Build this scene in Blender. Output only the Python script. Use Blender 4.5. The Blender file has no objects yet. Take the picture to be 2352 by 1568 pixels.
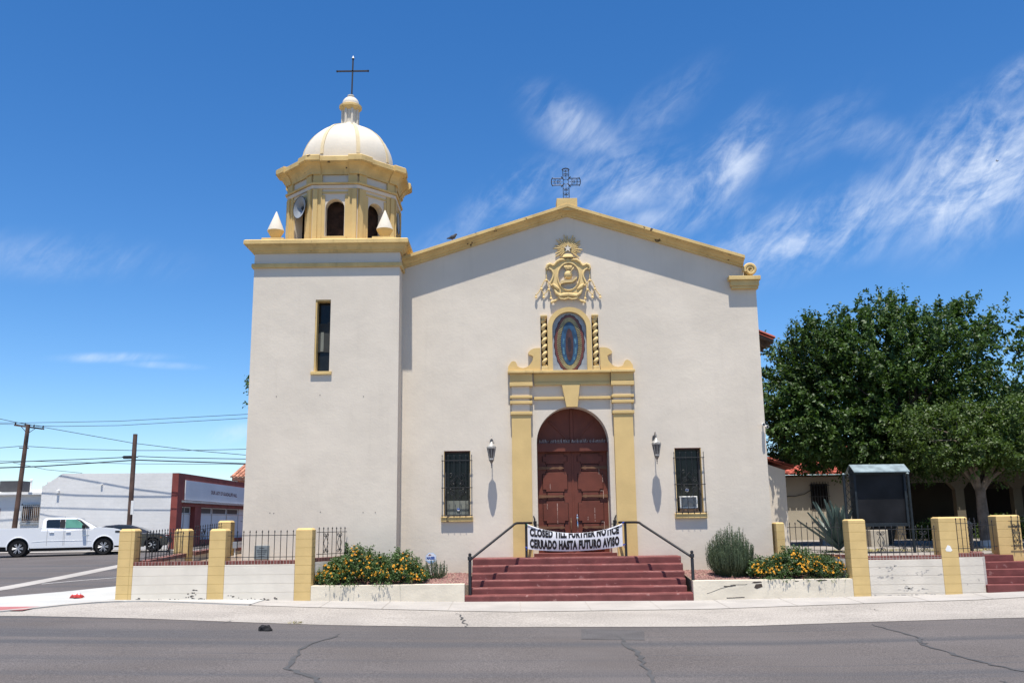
import bpy, bmesh, math, random
import numpy as np
from mathutils import Vector, Matrix
from mathutils.geometry import tessellate_polygon

random.seed(7)
rng = np.random.default_rng(11)
scene = bpy.context.scene
col = scene.collection
PI = math.pi

# ------------------------------------------------------------------ camera
FOC, PITCH, ROLL = 2085.0, math.radians(11.23), 0.0125      # focal length in units of a 2352-wide frame
CAM = Vector((0.0, -21.8, 1.735))
_r0 = Vector((1, 0, 0)); _f = Vector((0, math.cos(PITCH), math.sin(PITCH))); _u0 = Vector((0, -math.sin(PITCH), math.cos(PITCH)))
_r = _r0 * math.cos(ROLL) - _u0 * math.sin(ROLL)
_u = _u0 * math.cos(ROLL) + _r0 * math.sin(ROLL)
cd = bpy.data.cameras.new('camera')
cam = bpy.data.objects.new('camera', cd); col.objects.link(cam)
cam.matrix_world = Matrix(((_r.x, _u.x, -_f.x, CAM.x), (_r.y, _u.y, -_f.y, CAM.y), (_r.z, _u.z, -_f.z, CAM.z), (0, 0, 0, 1)))
cd.sensor_fit = 'HORIZONTAL'; cd.sensor_width = 36.0; cd.lens = FOC / 2352 * 36.0
cd.clip_start = 0.1; cd.clip_end = 3000
scene.camera = cam

def ray(px, py):
    return _f * FOC + _r * (px - 1176) + _u * (784 - py)

def at(px, py, Y):
    """the point of the vertical plane y = Y seen in the photograph at this spot (2352 x 1568 frame)"""
    d = ray(px, py)
    return CAM + d * ((Y - CAM.y) / d.y)

# ------------------------------------------------------------------ light and exposure
SUN_EL, SUN_AZ = math.radians(74), math.radians(2.0)
sv = Vector((-math.sin(SUN_AZ) * math.cos(SUN_EL), -math.cos(SUN_AZ) * math.cos(SUN_EL), math.sin(SUN_EL)))
sd = bpy.data.lights.new('sun', 'SUN'); sd.energy = 4.9; sd.angle = math.radians(0.53); sd.color = (1.0, 0.945, 0.85)
sun = bpy.data.objects.new('sun', sd); col.objects.link(sun); sun.location = (0, -30, 60)
sun.rotation_euler = sv.to_track_quat('Z', 'Y').to_euler()
scene.view_settings.view_transform = 'Standard'
scene.view_settings.look = 'None'
scene.view_settings.exposure = 0.67
scene.view_settings.gamma = 1.0

world = bpy.data.worlds.new('World'); scene.world = world
world.use_nodes = True
nt = world.node_tree; nt.nodes.clear()
def wn(t, **kw):
    n = nt.nodes.new(t)
    for k, v in kw.items(): setattr(n, k, v)
    return n
L = nt.links.new
sky = wn('ShaderNodeTexSky', sky_type='NISHITA'); sky.sun_disc = False
sky.sun_elevation = SUN_EL; sky.sun_rotation = PI + SUN_AZ
sky.altitude = 1100; sky.air_density = 1.0; sky.dust_density = 0.35; sky.ozone_density = 3.2
hs = wn('ShaderNodeHueSaturation'); hs.inputs['Saturation'].default_value = 1.30; hs.inputs['Value'].default_value = 1.26; hs.inputs['Hue'].default_value = 0.504
L(sky.outputs[0], hs.inputs['Color'])
tc = wn('ShaderNodeTexCoord'); sx = wn('ShaderNodeSeparateXYZ'); L(tc.outputs['Generated'], sx.inputs[0])
def wmath(op, a, b=None, clamp=False):
    n = wn('ShaderNodeMath', operation=op, use_clamp=clamp)
    for i, v in enumerate((a, b)):
        if v is None: continue
        if isinstance(v, (int, float)): n.inputs[i].default_value = v
        else: L(v, n.inputs[i])
    return n.outputs[0]
ysafe = wmath('MAXIMUM', sx.outputs['Y'], 0.05)
cu = wmath('DIVIDE', sx.outputs['X'], ysafe); cv = wmath('DIVIDE', sx.outputs['Z'], ysafe)
cmb = wn('ShaderNodeCombineXYZ'); L(cu, cmb.inputs[0]); L(cv, cmb.inputs[1])
def wnoise(scl, rot, detail, dist, off=0.0):
    m = wn('ShaderNodeMapping', vector_type='TEXTURE'); m.inputs['Rotation'].default_value = (0, 0, rot); m.inputs['Scale'].default_value = (1 / scl[0], 1 / scl[1], 1)
    m.inputs['Location'].default_value = (off, off * 1.7, 0)
    L(cmb.outputs[0], m.inputs[0])
    n = wn('ShaderNodeTexNoise'); n.inputs['Scale'].default_value = 1.0; n.inputs['Detail'].default_value = detail
    n.inputs['Roughness'].default_value = 0.62; n.inputs['Distortion'].default_value = dist
    L(m.outputs[0], n.inputs['Vector'])
    return n.outputs['Fac']
# cirrus: where the high cloud stands, as soft regions of the sky (direction, length, width, slant, density)
CLOUDS = [(1330, 300, 190, 80, -38, .62), (1180, 440, 170, 55, 30, .75), (1440, 410, 200, 90, 10, .95), (1650, 400, 250, 75, 48, 1.0),
          (1560, 500, 220, 45, 10, .7), (1900, 520, 430, 90, 18, 1.0), (2240, 390, 300, 150, 35, 1.5), (2330, 180, 120, 40, 35, .7), (2080, 330, 300, 60, -12, .35),
          (1830, 590, 330, 45, 8, .55), (2180, 470, 330, 70, 12, .8), (1060, 530, 160, 40, 25, .35), (1480, 280, 260, 60, 40, .35), (1880, 300, 200, 60, 40, .3),
          (130, 590, 330, 60, -4, .30), (250, 821, 150, 12, 0, .6), (370, 838, 110, 9, -4, .45), (530, 995, 70, 20, 10, .6), (1700, 560, 120, 40, 20, .5)]
acc = None
for (px, py, ln, wd, ang, st) in CLOUDS:
    d = ray(px, py)
    m = wn('ShaderNodeMapping', vector_type='TEXTURE')
    m.inputs['Location'].default_value = (d.x / d.y, d.z / d.y, 0)
    m.inputs['Rotation'].default_value = (0, 0, math.radians(ang))
    m.inputs['Scale'].default_value = (ln / FOC * 1.1, wd / FOC * 1.25, 1)
    L(cmb.outputs[0], m.inputs[0])
    ln_ = wn('ShaderNodeVectorMath', operation='LENGTH'); L(m.outputs[0], ln_.inputs[0])
    mr = wn('ShaderNodeMapRange', interpolation_type='SMOOTHERSTEP'); mr.inputs['From Min'].default_value = 1.25; mr.inputs['From Max'].default_value = 0.0
    mr.inputs['To Max'].default_value = st
    L(ln_.outputs['Value'], mr.inputs['Value'])
    acc = mr.outputs[0] if acc is None else wmath('MAXIMUM', acc, mr.outputs[0])
n1 = wnoise((6, 14), math.radians(34), 10, 0.9)
n2 = wnoise((6, 10), math.radians(25), 8, 0.6, 3.1)
n3 = wnoise((15, 48), math.radians(50), 8, 0.8, 7.7)
nn = wmath('ADD', wmath('ADD', wmath('MULTIPLY', n1, 0.52), wmath('MULTIPLY', n2, 0.40)), wmath('MULTIPLY', n3, 0.30))
thr = wn('ShaderNodeMapRange', interpolation_type='SMOOTHSTEP'); thr.inputs['From Min'].default_value = 0.49; thr.inputs['From Max'].default_value = 0.84
L(nn, thr.inputs['Value'])
front = wn('ShaderNodeMapRange'); front.inputs['From Min'].default_value = 0.1; front.inputs['From Max'].default_value = 0.3; L(sx.outputs['Y'], front.inputs['Value'])
cl = wmath('MULTIPLY', wmath('MULTIPLY', wmath('MULTIPLY', acc, thr.outputs[0]), front.outputs[0], True), 0.74)
hz = wn('ShaderNodeMapRange', interpolation_type='SMOOTHSTEP'); hz.inputs['From Min'].default_value = 0.34; hz.inputs['From Max'].default_value = 0.0
hz.inputs['To Max'].default_value = 0.0; L(sx.outputs['Z'], hz.inputs['Value'])
mix = wn('ShaderNodeMix', data_type='RGBA'); L(cl, mix.inputs['Factor']); L(hs.outputs[0], mix.inputs['A'])
mix.inputs['B'].default_value = (7.6, 8.1, 8.8, 1)
bg = wn('ShaderNodeBackground'); bg.inputs['Strength'].default_value = 0.085
L(mix.outputs['Result'], bg.inputs['Color'])
wo = wn('ShaderNodeOutputWorld'); L(bg.outputs[0], wo.inputs['Surface'])

# ------------------------------------------------------------------ materials
M = {}
def mat(name, c, rough=0.85, var=0.10, vs=1.5, bump=0.0, bs=18.0, big=0.0, bigs=2.0, spec=0.3, metal=0.0, streak=0.0, island=0.0,
        speck=0.0, spk=120.0, brick=None, alpha=None, spots=None, coat=0.0):
    m = bpy.data.materials.new(name); m.use_nodes = True
    t = m.node_tree; N = t.nodes; K = t.links.new
    p = N['Principled BSDF']
    p.inputs['Roughness'].default_value = rough; p.inputs['Metallic'].default_value = metal
    p.inputs['Specular IOR Level'].default_value = spec
    if coat: p.inputs['Coat Weight'].default_value = coat; p.inputs['Coat Roughness'].default_value = 0.08
    geo = N.new('ShaderNodeNewGeometry')
    def noise(scale, detail=4, mapping=None):
        n = N.new('ShaderNodeTexNoise'); n.inputs['Scale'].default_value = scale; n.inputs['Detail'].default_value = detail
        if mapping:
            mp = N.new('ShaderNodeMapping'); mp.inputs['Scale'].default_value = mapping; K(geo.outputs['Position'], mp.inputs[0]); K(mp.outputs[0], n.inputs['Vector'])
        else: K(geo.outputs['Position'], n.inputs['Vector'])
        return n.outputs['Fac']
    def rgb(cc): return (cc[0], cc[1], cc[2], 1)
    def mixc(f, a, b, mode='MIX'):
        x = N.new('ShaderNodeMix'); x.data_type = 'RGBA'; x.blend_type = mode
        for s, v in (('Factor', f), ('A', a), ('B', b)):
            if isinstance(v, (int, float)): x.inputs[s].default_value = v
            elif isinstance(v, tuple): x.inputs[s].default_value = v
            else: K(v, x.inputs[s])
        return x.outputs['Result']
    def ramp(v, a, b, lo=0.0, hi=1.0):
        r = N.new('ShaderNodeMapRange'); r.interpolation_type = 'SMOOTHSTEP'
        r.inputs['From Min'].default_value = a; r.inputs['From Max'].default_value = b; r.inputs['To Min'].default_value = lo; r.inputs['To Max'].default_value = hi
        K(v, r.inputs['Value']); return r.outputs[0]
    lo = tuple(max(0, x * (1 - var)) for x in c[:3]); hi = tuple(min(1, x * (1 + var)) for x in c[:3])
    cc = mixc(ramp(noise(vs, 6), 0.3, 0.7), rgb(lo), rgb(hi))
    if island:
        cc = mixc(1.0, cc, mixc(geo.outputs['Random Per Island'], rgb((1 - island,) * 3), rgb((1 + island,) * 3)), 'MULTIPLY')
    if streak:
        cc = mixc(ramp(noise(1.0, 5, (7, 7, 0.5)), 0.52, 0.8, 0, streak), cc, rgb(tuple(x * 0.35 for x in c[:3])))
    if speck:
        cc = mixc(1.0, cc, mixc(ramp(noise(spk, 2), 0.35, 0.65), rgb((1 - speck,) * 3), rgb((1 + speck,) * 3)), 'MULTIPLY')
    if spots:                                              # chipped paint or grime with a shape of its own: (scale, threshold, colour)
        cc = mixc(ramp(noise(spots[0], 5), spots[1], spots[1] + 0.02), cc, rgb(spots[2]))
    h = None
    if bump: 
        b1 = N.new('ShaderNodeMath'); b1.operation = 'MULTIPLY'; b1.inputs[1].default_value = bump; K(noise(bs, 5), b1.inputs[0]); h = b1.outputs[0]
    if big:
        b2 = N.new('ShaderNodeMath'); b2.operation = 'MULTIPLY'; b2.inputs[1].default_value = big; K(noise(bigs, 3), b2.inputs[0])
        if h is None: h = b2.outputs[0]
        else:
            a_ = N.new('ShaderNodeMath'); a_.operation = 'ADD'; K(h, a_.inputs[0]); K(b2.outputs[0], a_.inputs[1]); h = a_.outputs[0]
    if brick:                                              # (course width, course height, joint, joint colour, offset, second colour, joint depth)
        sp = N.new('ShaderNodeSeparateXYZ'); K(geo.outputs['Position'], sp.inputs[0])
        cb = N.new('ShaderNodeCombineXYZ')
        ad = N.new('ShaderNodeMath'); ad.operation = 'ADD'; K(sp.outputs['X'], ad.inputs[0]); K(sp.outputs['Y'], ad.inputs[1])
        K(ad.outputs[0] if brick[4] >= 0 else sp.outputs['X'], cb.inputs[0]); K(sp.outputs['Z'], cb.inputs[1])
        bt = N.new('ShaderNodeTexBrick'); bt.offset = abs(brick[4]); bt.inputs['Scale'].default_value = 1.0
        bt.inputs['Brick Width'].default_value = brick[0]; bt.inputs['Row Height'].default_value = brick[1]
        bt.inputs['Mortar Size'].default_value = brick[2]; bt.inputs['Mortar Smooth'].default_value = 0.4; bt.inputs['Bias'].default_value = 0.0
        K(cb.outputs[0], bt.inputs['Vector'])
        bt.inputs['Color1'].default_value = (1, 1, 1, 1); bt.inputs['Color2'].default_value = rgb(brick[5])
        bt.inputs['Mortar'].default_value = (1, 1, 1, 1)
        cc = mixc(1.0, cc, bt.outputs['Color'], 'MULTIPLY')
        cc = mixc(bt.outputs['Fac'], cc, rgb(brick[3]))
        iv = N.new('ShaderNodeMath'); iv.operation = 'MULTIPLY'; iv.inputs[1].default_value = -brick[6]; K(bt.outputs['Fac'], iv.inputs[0])
        if h is None: h = iv.outputs[0]
        else:
            a_ = N.new('ShaderNodeMath'); a_.operation = 'ADD'; K(h, a_.inputs[0]); K(iv.outputs[0], a_.inputs[1]); h = a_.outputs[0]
    K(cc, p.inputs['Base Color'])
    if h is not None:
        bn = N.new('ShaderNodeBump'); bn.inputs['Strength'].default_value = 1.0; bn.inputs['Distance'].default_value = 1.0
        K(h, bn.inputs['Height']); K(bn.outputs[0], p.inputs['Normal'])
    M[name] = m
    return m

WALL = (0.622, 0.553, 0.462)
YEL = (0.585, 0.418, 0.180)
mat('stucco', WALL, 0.9, 0.05, 0.7, bump=0.0022, bs=18, big=0.010, bigs=1.9, streak=0.06)
mat('stucco_dome', (0.585, 0.535, 0.455), 0.9, 0.05, 1.2, bump=0.003, bs=16, big=0.008, bigs=3)
mat('yellow', YEL, 0.8, 0.07, 1.4, bump=0.0018, bs=25, big=0.004, bigs=4)
mat('yellow_worn', YEL, 0.85, 0.12, 2.0, bump=0.003, bs=22, streak=0.35, spots=(5.0, 0.68, (0.10, 0.065, 0.035)))
mat('rib_paint', (0.58, 0.48, 0.31), 0.85, 0.08, 3)
mat('lamp_metal', (0.34, 0.33, 0.31), 0.5, 0.25, 14, metal=0.2)
mat('yellow_relief', (0.62, 0.46, 0.215), 0.75, 0.08, 6, bump=0.002, bs=30)
mat('yellow_block', YEL, 0.85, 0.06, 3, bump=0.003, bs=30, brick=(3.0, 0.2, 0.006, (0.47, 0.33, 0.125), 0, (0.97, 0.97, 0.97), 0.005))
mat('cream_block', (0.64, 0.585, 0.50), 0.9, 0.05, 2, bump=0.003, bs=26, brick=(40.0, 0.2, 0.005, (0.59, 0.54, 0.455), 0.0, (1, 1, 1), 0.006), spots=(2.6, 0.70, (0.22, 0.18, 0.15)))
mat('peeling_block', (0.60, 0.545, 0.465), 0.9, 0.07, 2, bump=0.006, bs=26, brick=(40.0, 0.2, 0.006, (0.52, 0.47, 0.4), 0.0, (1, 1, 1), 0.008), spots=(3.4, 0.64, (0.36, 0.32, 0.28)))
mat('planter_paint', (0.62, 0.555, 0.445), 0.9, 0.07, 2, bump=0.004, bs=20, big=0.01, bigs=3, spots=(3.2, 0.72, (0.22, 0.17, 0.14)))
mat('brick', (0.20, 0.075, 0.062), 0.85, 0.25, 9, bump=0.003, bs=60, brick=(0.075, 0.4, 0.006, (0.36, 0.32, 0.29), 0, (0.55, 0.42, 0.42), 0.004))
mat('red_paint', (0.150, 0.046, 0.043), 0.8, 0.18, 3, bump=0.004, bs=30, big=0.006, bigs=5, spots=(6, 0.655, (0.24, 0.115, 0.105)))
mat('door_paint', (0.130, 0.033, 0.018), 0.6, 0.12, 3, bump=0.0015, bs=30, streak=0.15, spec=0.4)
mat('door_groove', (0.045, 0.012, 0.008), 0.7, 0.1, 3)
mat('hinge', (0.15, 0.075, 0.04), 0.6, 0.15, 6)
mat('chip', (0.42, 0.30, 0.25), 0.9, 0.2, 10)
mat('iron', (0.012, 0.012, 0.014), 0.5, 0.2, 20, spec=0.5)
mat('iron_rusty', (0.028, 0.018, 0.016), 0.7, 0.4, 15)
mat('chrome', (0.62, 0.62, 0.64), 0.22, 0.05, 5, metal=1.0)
mat('pewter', (0.16, 0.15, 0.15), 0.35, 0.2, 10, metal=0.9)
mat('lamp_glass', (0.10, 0.09, 0.085), 0.15, 0.2, 20, spec=0.6)
mat('dark_glass', (0.012, 0.013, 0.013), 0.12, 0.2, 3, spec=0.25)
mat('screen_mesh', (0.035, 0.037, 0.035), 0.6, 0.15, 4)
mat('curtain', (0.17, 0.18, 0.16), 0.8, 0.1, 4)
mat('dark_void', (0.012, 0.009, 0.008), 0.9, 0.2, 3)
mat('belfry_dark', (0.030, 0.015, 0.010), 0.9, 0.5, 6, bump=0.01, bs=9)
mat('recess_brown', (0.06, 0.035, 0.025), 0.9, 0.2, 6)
mat('white_paint', (0.75, 0.74, 0.71), 0.6, 0.05, 3)
mat('white_wall', (0.70, 0.69, 0.67), 0.9, 0.05, 0.7, bump=0.003, bs=12, big=0.01, bigs=2, brick=(0.4, 0.2, 0.004, (0.66, 0.65, 0.63), 0.5, (1, 1, 1), 0.003))
mat('white_panel', (0.62, 0.62, 0.64), 0.7, 0.05, 0.5)
mat('hall_red', (0.22, 0.055, 0.045), 0.8, 0.15, 1.5, bump=0.002, bs=20)
mat('hall_letter', (0.12, 0.03, 0.03), 0.7, 0.1, 2)
mat('alu', (0.45, 0.46, 0.47), 0.45, 0.1, 3, metal=0.6)
mat('horn_grey', (0.24, 0.26, 0.285), 0.45, 0.1, 4)
mat('tile_red', (0.34, 0.085, 0.055), 0.8, 0.3, 3, bump=0.004, bs=20, island=0.25)
mat('tile_terracotta', (0.42, 0.19, 0.12), 0.8, 0.3, 3, island=0.25)
mat('old_wood', (0.10, 0.065, 0.045), 0.85, 0.3, 4, bump=0.003, bs=30)
mat('pole_wood', (0.105, 0.065, 0.05), 0.9, 0.3, 2, bump=0.004, bs=30, streak=0.4)
mat('ac_grey', (0.06, 0.06, 0.065), 0.6, 0.1, 3)
mat('house_wall', (0.42, 0.37, 0.29), 0.9, 0.05, 1.0, bump=0.004, bs=20, big=0.01, bigs=2)
mat('porch_column_shaded', (0.15, 0.125, 0.09), 0.9, 0.1, 1.0)  # pale columns and beam, with the tree shade put into a darker base colour
mat('porch_wall_shaded', (0.045, 0.038, 0.032), 0.9, 0.1, 1.0)  # back wall under the arcade: its deep shade is painted into the colour
mat('concrete', (0.34, 0.32, 0.30), 0.9, 0.10, 0.9, bump=0.002, bs=40, speck=0.07, spk=60)
mat('concrete_new', (0.40, 0.40, 0.385), 0.9, 0.06, 0.8, bump=0.0015, bs=40, speck=0.05, spk=60)
mat('apron_gravel', (0.30, 0.275, 0.25), 0.95, 0.12, 0.5, bump=0.006, bs=60, speck=0.22, spk=32)
mat('tactile', (0.34, 0.13, 0.13), 0.85, 0.1, 4, bump=0.004, bs=40)
mat('dirt', (0.22, 0.17, 0.13), 0.95, 0.2, 0.6, speck=0.2, spk=30)
mat('yard_floor', (0.25, 0.225, 0.20), 0.95, 0.2, 0.9, bump=0.004, bs=30, speck=0.2, spk=40)
mat('pink_gravel', (0.25, 0.135, 0.12), 0.95, 0.2, 5, island=0.5)
mat('tar', (0.062, 0.062, 0.065), 0.75, 0.2, 4)
mat('patch', (0.078, 0.074, 0.076), 0.92, 0.12, 2, speck=0.25, spk=55)
mat('alu_grime', (0.40, 0.37, 0.335), 0.9, 0.2, 8)
mat('worn_red', (0.23, 0.105, 0.098), 0.9, 0.25, 14)
mat('kerb_yellow', (0.55, 0.42, 0.15), 0.85, 0.15, 3)
mat('board_frame', (0.016, 0.022, 0.027), 0.6, 0.2, 6, spec=0.25)
mat('board_panel', (0.014, 0.014, 0.016), 0.45, 0.35, 1.5, spec=0.15)
mat('zinc', (0.30, 0.36, 0.36), 0.4, 0.25, 4, metal=0.5)
mat('bark', (0.145, 0.115, 0.092), 0.95, 0.3, 5, bump=0.02, bs=14, streak=0.5)
mat('bark_dark', (0.055, 0.042, 0.034), 0.95, 0.3, 5, bump=0.02, bs=14)
mat('bark_white', (0.55, 0.53, 0.5), 0.9, 0.12, 6, bump=0.01, bs=14)
mat('vinyl', (0.66, 0.66, 0.69), 0.45, 0.04, 2, spec=0.5)
mat('ink', (0.014, 0.012, 0.014), 0.5, 0.1, 5)
mat('cord_blue', (0.03, 0.06, 0.3), 0.7, 0.1, 5)
mat('cord_green', (0.03, 0.25, 0.13), 0.7, 0.1, 5)
mat('sign_blue', (0.03, 0.09, 0.34), 0.5, 0.1, 5)
mat('sign_light', (0.30, 0.45, 0.62), 0.5, 0.1, 5)
mat('plaque', (0.19, 0.22, 0.235), 0.6, 0.1, 5)
mat('plaque_line', (0.08, 0.095, 0.105), 0.7, 0.1, 5)
mat('car_white', (0.74, 0.755, 0.78), 0.25, 0.01, 1, spec=0.5, coat=0.6)
mat('car_black', (0.010, 0.011, 0.016), 0.2, 0.1, 1, spec=0.5, coat=1.0)
mat('tyre', (0.012, 0.012, 0.013), 0.85, 0.2, 10)
mat('rim', (0.40, 0.41, 0.43), 0.42, 0.05, 5, metal=0.35)
mat('trim_black', (0.014, 0.014, 0.016), 0.5, 0.1, 5)
mat('car_glass', (0.012, 0.016, 0.018), 0.06, 0.1, 3, spec=0.7)
mat('car_glass_green', (0.10, 0.26, 0.19), 0.12, 0.25, 1.3, spec=0.7)
mat('headlight', (0.35, 0.35, 0.36), 0.15, 0.1, 5, spec=0.7)
mat('indicator', (0.5, 0.16, 0.03), 0.3, 0.1, 5)
mat('litter_red', (0.40, 0.04, 0.035), 0.5, 0.2, 20)
mat('litter_white', (0.7, 0.66, 0.68), 0.5, 0.1, 20)
mat('rag', (0.012, 0.012, 0.014), 0.9, 0.2, 10)
mat('pigeon', (0.06, 0.06, 0.07), 0.8, 0.3, 10)
mat('tile_pale', (0.30, 0.32, 0.34), 0.3, 0.06, 5, spec=0.5, brick=(0.15, 0.15, 0.004, (0.2, 0.21, 0.22), -0.0001, (0.96, 0.97, 0.98), 0.001))
mat('glaze_rust', (0.13, 0.036, 0.022), 0.35, 0.25, 8, spec=0.5)
mat('glaze_dark', (0.022, 0.012, 0.014), 0.35, 0.25, 8, spec=0.5)
mat('glaze_gold', (0.34, 0.29, 0.13), 0.35, 0.2, 14, spec=0.5)
mat('glaze_blue', (0.022, 0.060, 0.115), 0.35, 0.35, 7, spec=0.5)
mat('glaze_sky', (0.075, 0.17, 0.23), 0.35, 0.25, 9, spec=0.5)
mat('glaze_brown', (0.058, 0.024, 0.019), 0.35, 0.35, 9, spec=0.5)

def leaf_mat(name, c, rough=0.42, trans=0.18, spec=0.45, isl=0.45):
    m = mat(name, c, rough, 0.22, 0.9, spec=spec, island=isl)
    t = m.node_tree; p = t.nodes['Principled BSDF']
    tr = t.nodes.new('ShaderNodeBsdfTranslucent'); tr.inputs['Color'].default_value = (c[0] * 1.6, c[1] * 1.7, c[2] * 0.8, 1)
    mx = t.nodes.new('ShaderNodeMixShader'); mx.inputs[0].default_value = trans
    t.links.new(p.outputs[0], mx.inputs[1]); t.links.new(tr.outputs[0], mx.inputs[2])
    t.links.new(mx.outputs[0], t.nodes['Material Output'].inputs['Surface'])
    return m
leaf_mat('leaf_mulberry', (0.046, 0.086, 0.020), rough=0.5, spec=0.32, trans=.26)
leaf_mat('leaf_front', (0.056, 0.092, 0.020), rough=0.5, spec=0.32, trans=.26)
leaf_mat('leaf_lantana', (0.045, 0.085, 0.020), rough=0.55, trans=0.15)
leaf_mat('leaf_rosemary', (0.075, 0.105, 0.055), rough=0.6, trans=0.1, isl=0.4)
leaf_mat('leaf_agave', (0.056, 0.085, 0.074), rough=0.5, trans=0.02, isl=0.15)
leaf_mat('leaf_fallen', (0.20, 0.17, 0.04), rough=0.8, trans=0.0)
mat('petal', (0.56, 0.27, 0.022), 0.7, 0.3, 30, island=0.25)
mat('petal_orange', (0.50, 0.185, 0.018), 0.7, 0.3, 30, island=0.25)

def road_material():
    m = bpy.data.materials.new('asphalt'); m.use_nodes = True
    t = m.node_tree; N = t.nodes; K = t.links.new; p = N['Principled BSDF']
    p.inputs['Roughness'].default_value = 0.92; p.inputs['Specular IOR Level'].default_value = 0.25
    g = N.new('ShaderNodeNewGeometry')
    def no(scale, mp=None, det=4):
        n = N.new('ShaderNodeTexNoise'); n.inputs['Scale'].default_value = scale; n.inputs['Detail'].default_value = det
        if mp:
            q = N.new('ShaderNodeMapping'); q.inputs['Scale'].default_value = mp; K(g.outputs['Position'], q.inputs[0]); K(q.outputs[0], n.inputs['Vector'])
        else: K(g.outputs['Position'], n.inputs['Vector'])
        return n.outputs['Fac']
    def rp(v, a, b):
        r = N.new('ShaderNodeMapRange'); r.interpolation_type = 'SMOOTHSTEP'; r.inputs['From Min'].default_value = a; r.inputs['From Max'].default_value = b; K(v, r.inputs['Value']); return r.outputs[0]
    def mx(f, a, b, mode='MIX'):
        x = N.new('ShaderNodeMix'); x.data_type = 'RGBA'; x.blend_type = mode
        for s, v in (('Factor', f), ('A', a), ('B', b)):
            if isinstance(v, (tuple, float)): x.inputs[s].default_value = v
            else: K(v, x.inputs[s])
        return x.outputs['Result']
    c = mx(rp(no(0.35, None, 5), 0.3, 0.7), (0.093, 0.083, 0.081, 1), (0.114, 0.103, 0.102, 1))
    c = mx(rp(no(1.0, (0.03, 0.9, 1), 3), 0.46, 0.66), c, (0.074, 0.073, 0.079, 1))         # tyre-polished lanes along the road
    c = mx(rp(no(1.0, (0.10, 7.0, 1), 3), 0.60, 0.72), c, (0.078, 0.077, 0.083, 1))
    sp = mx(rp(no(55, None, 2), 0.36, 0.66), (0.72, 0.72, 0.72, 1), (1.30, 1.28, 1.26, 1))
    c = mx(1.0, c, sp, 'MULTIPLY')
    K(c, p.inputs['Base Color'])
    b = N.new('ShaderNodeBump'); b.inputs['Distance'].default_value = 0.006; K(no(70, None, 2), b.inputs['Height']); K(b.outputs[0], p.inputs['Normal'])
    M['asphalt'] = m
road_material()

# ------------------------------------------------------------------ mesh helpers
def tag(o, label=None, cat=None, group=None, kind=None):
    if label: o['label'] = label
    if cat: o['category'] = cat
    if group: o['group'] = group
    if kind: o['kind'] = kind
    return o

def empty(name, loc, rz=0.0, label=None, cat=None, group=None):
    o = bpy.data.objects.new(name, None); col.objects.link(o)
    o.location = loc; o.rotation_euler = (0, 0, rz); o.empty_display_size = 0.2
    return tag(o, label, cat, group)

def origin(o):
    v = Vector((0, 0, 0))
    while o is not None: v += Vector(o.location); o = o.parent
    return v

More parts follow.
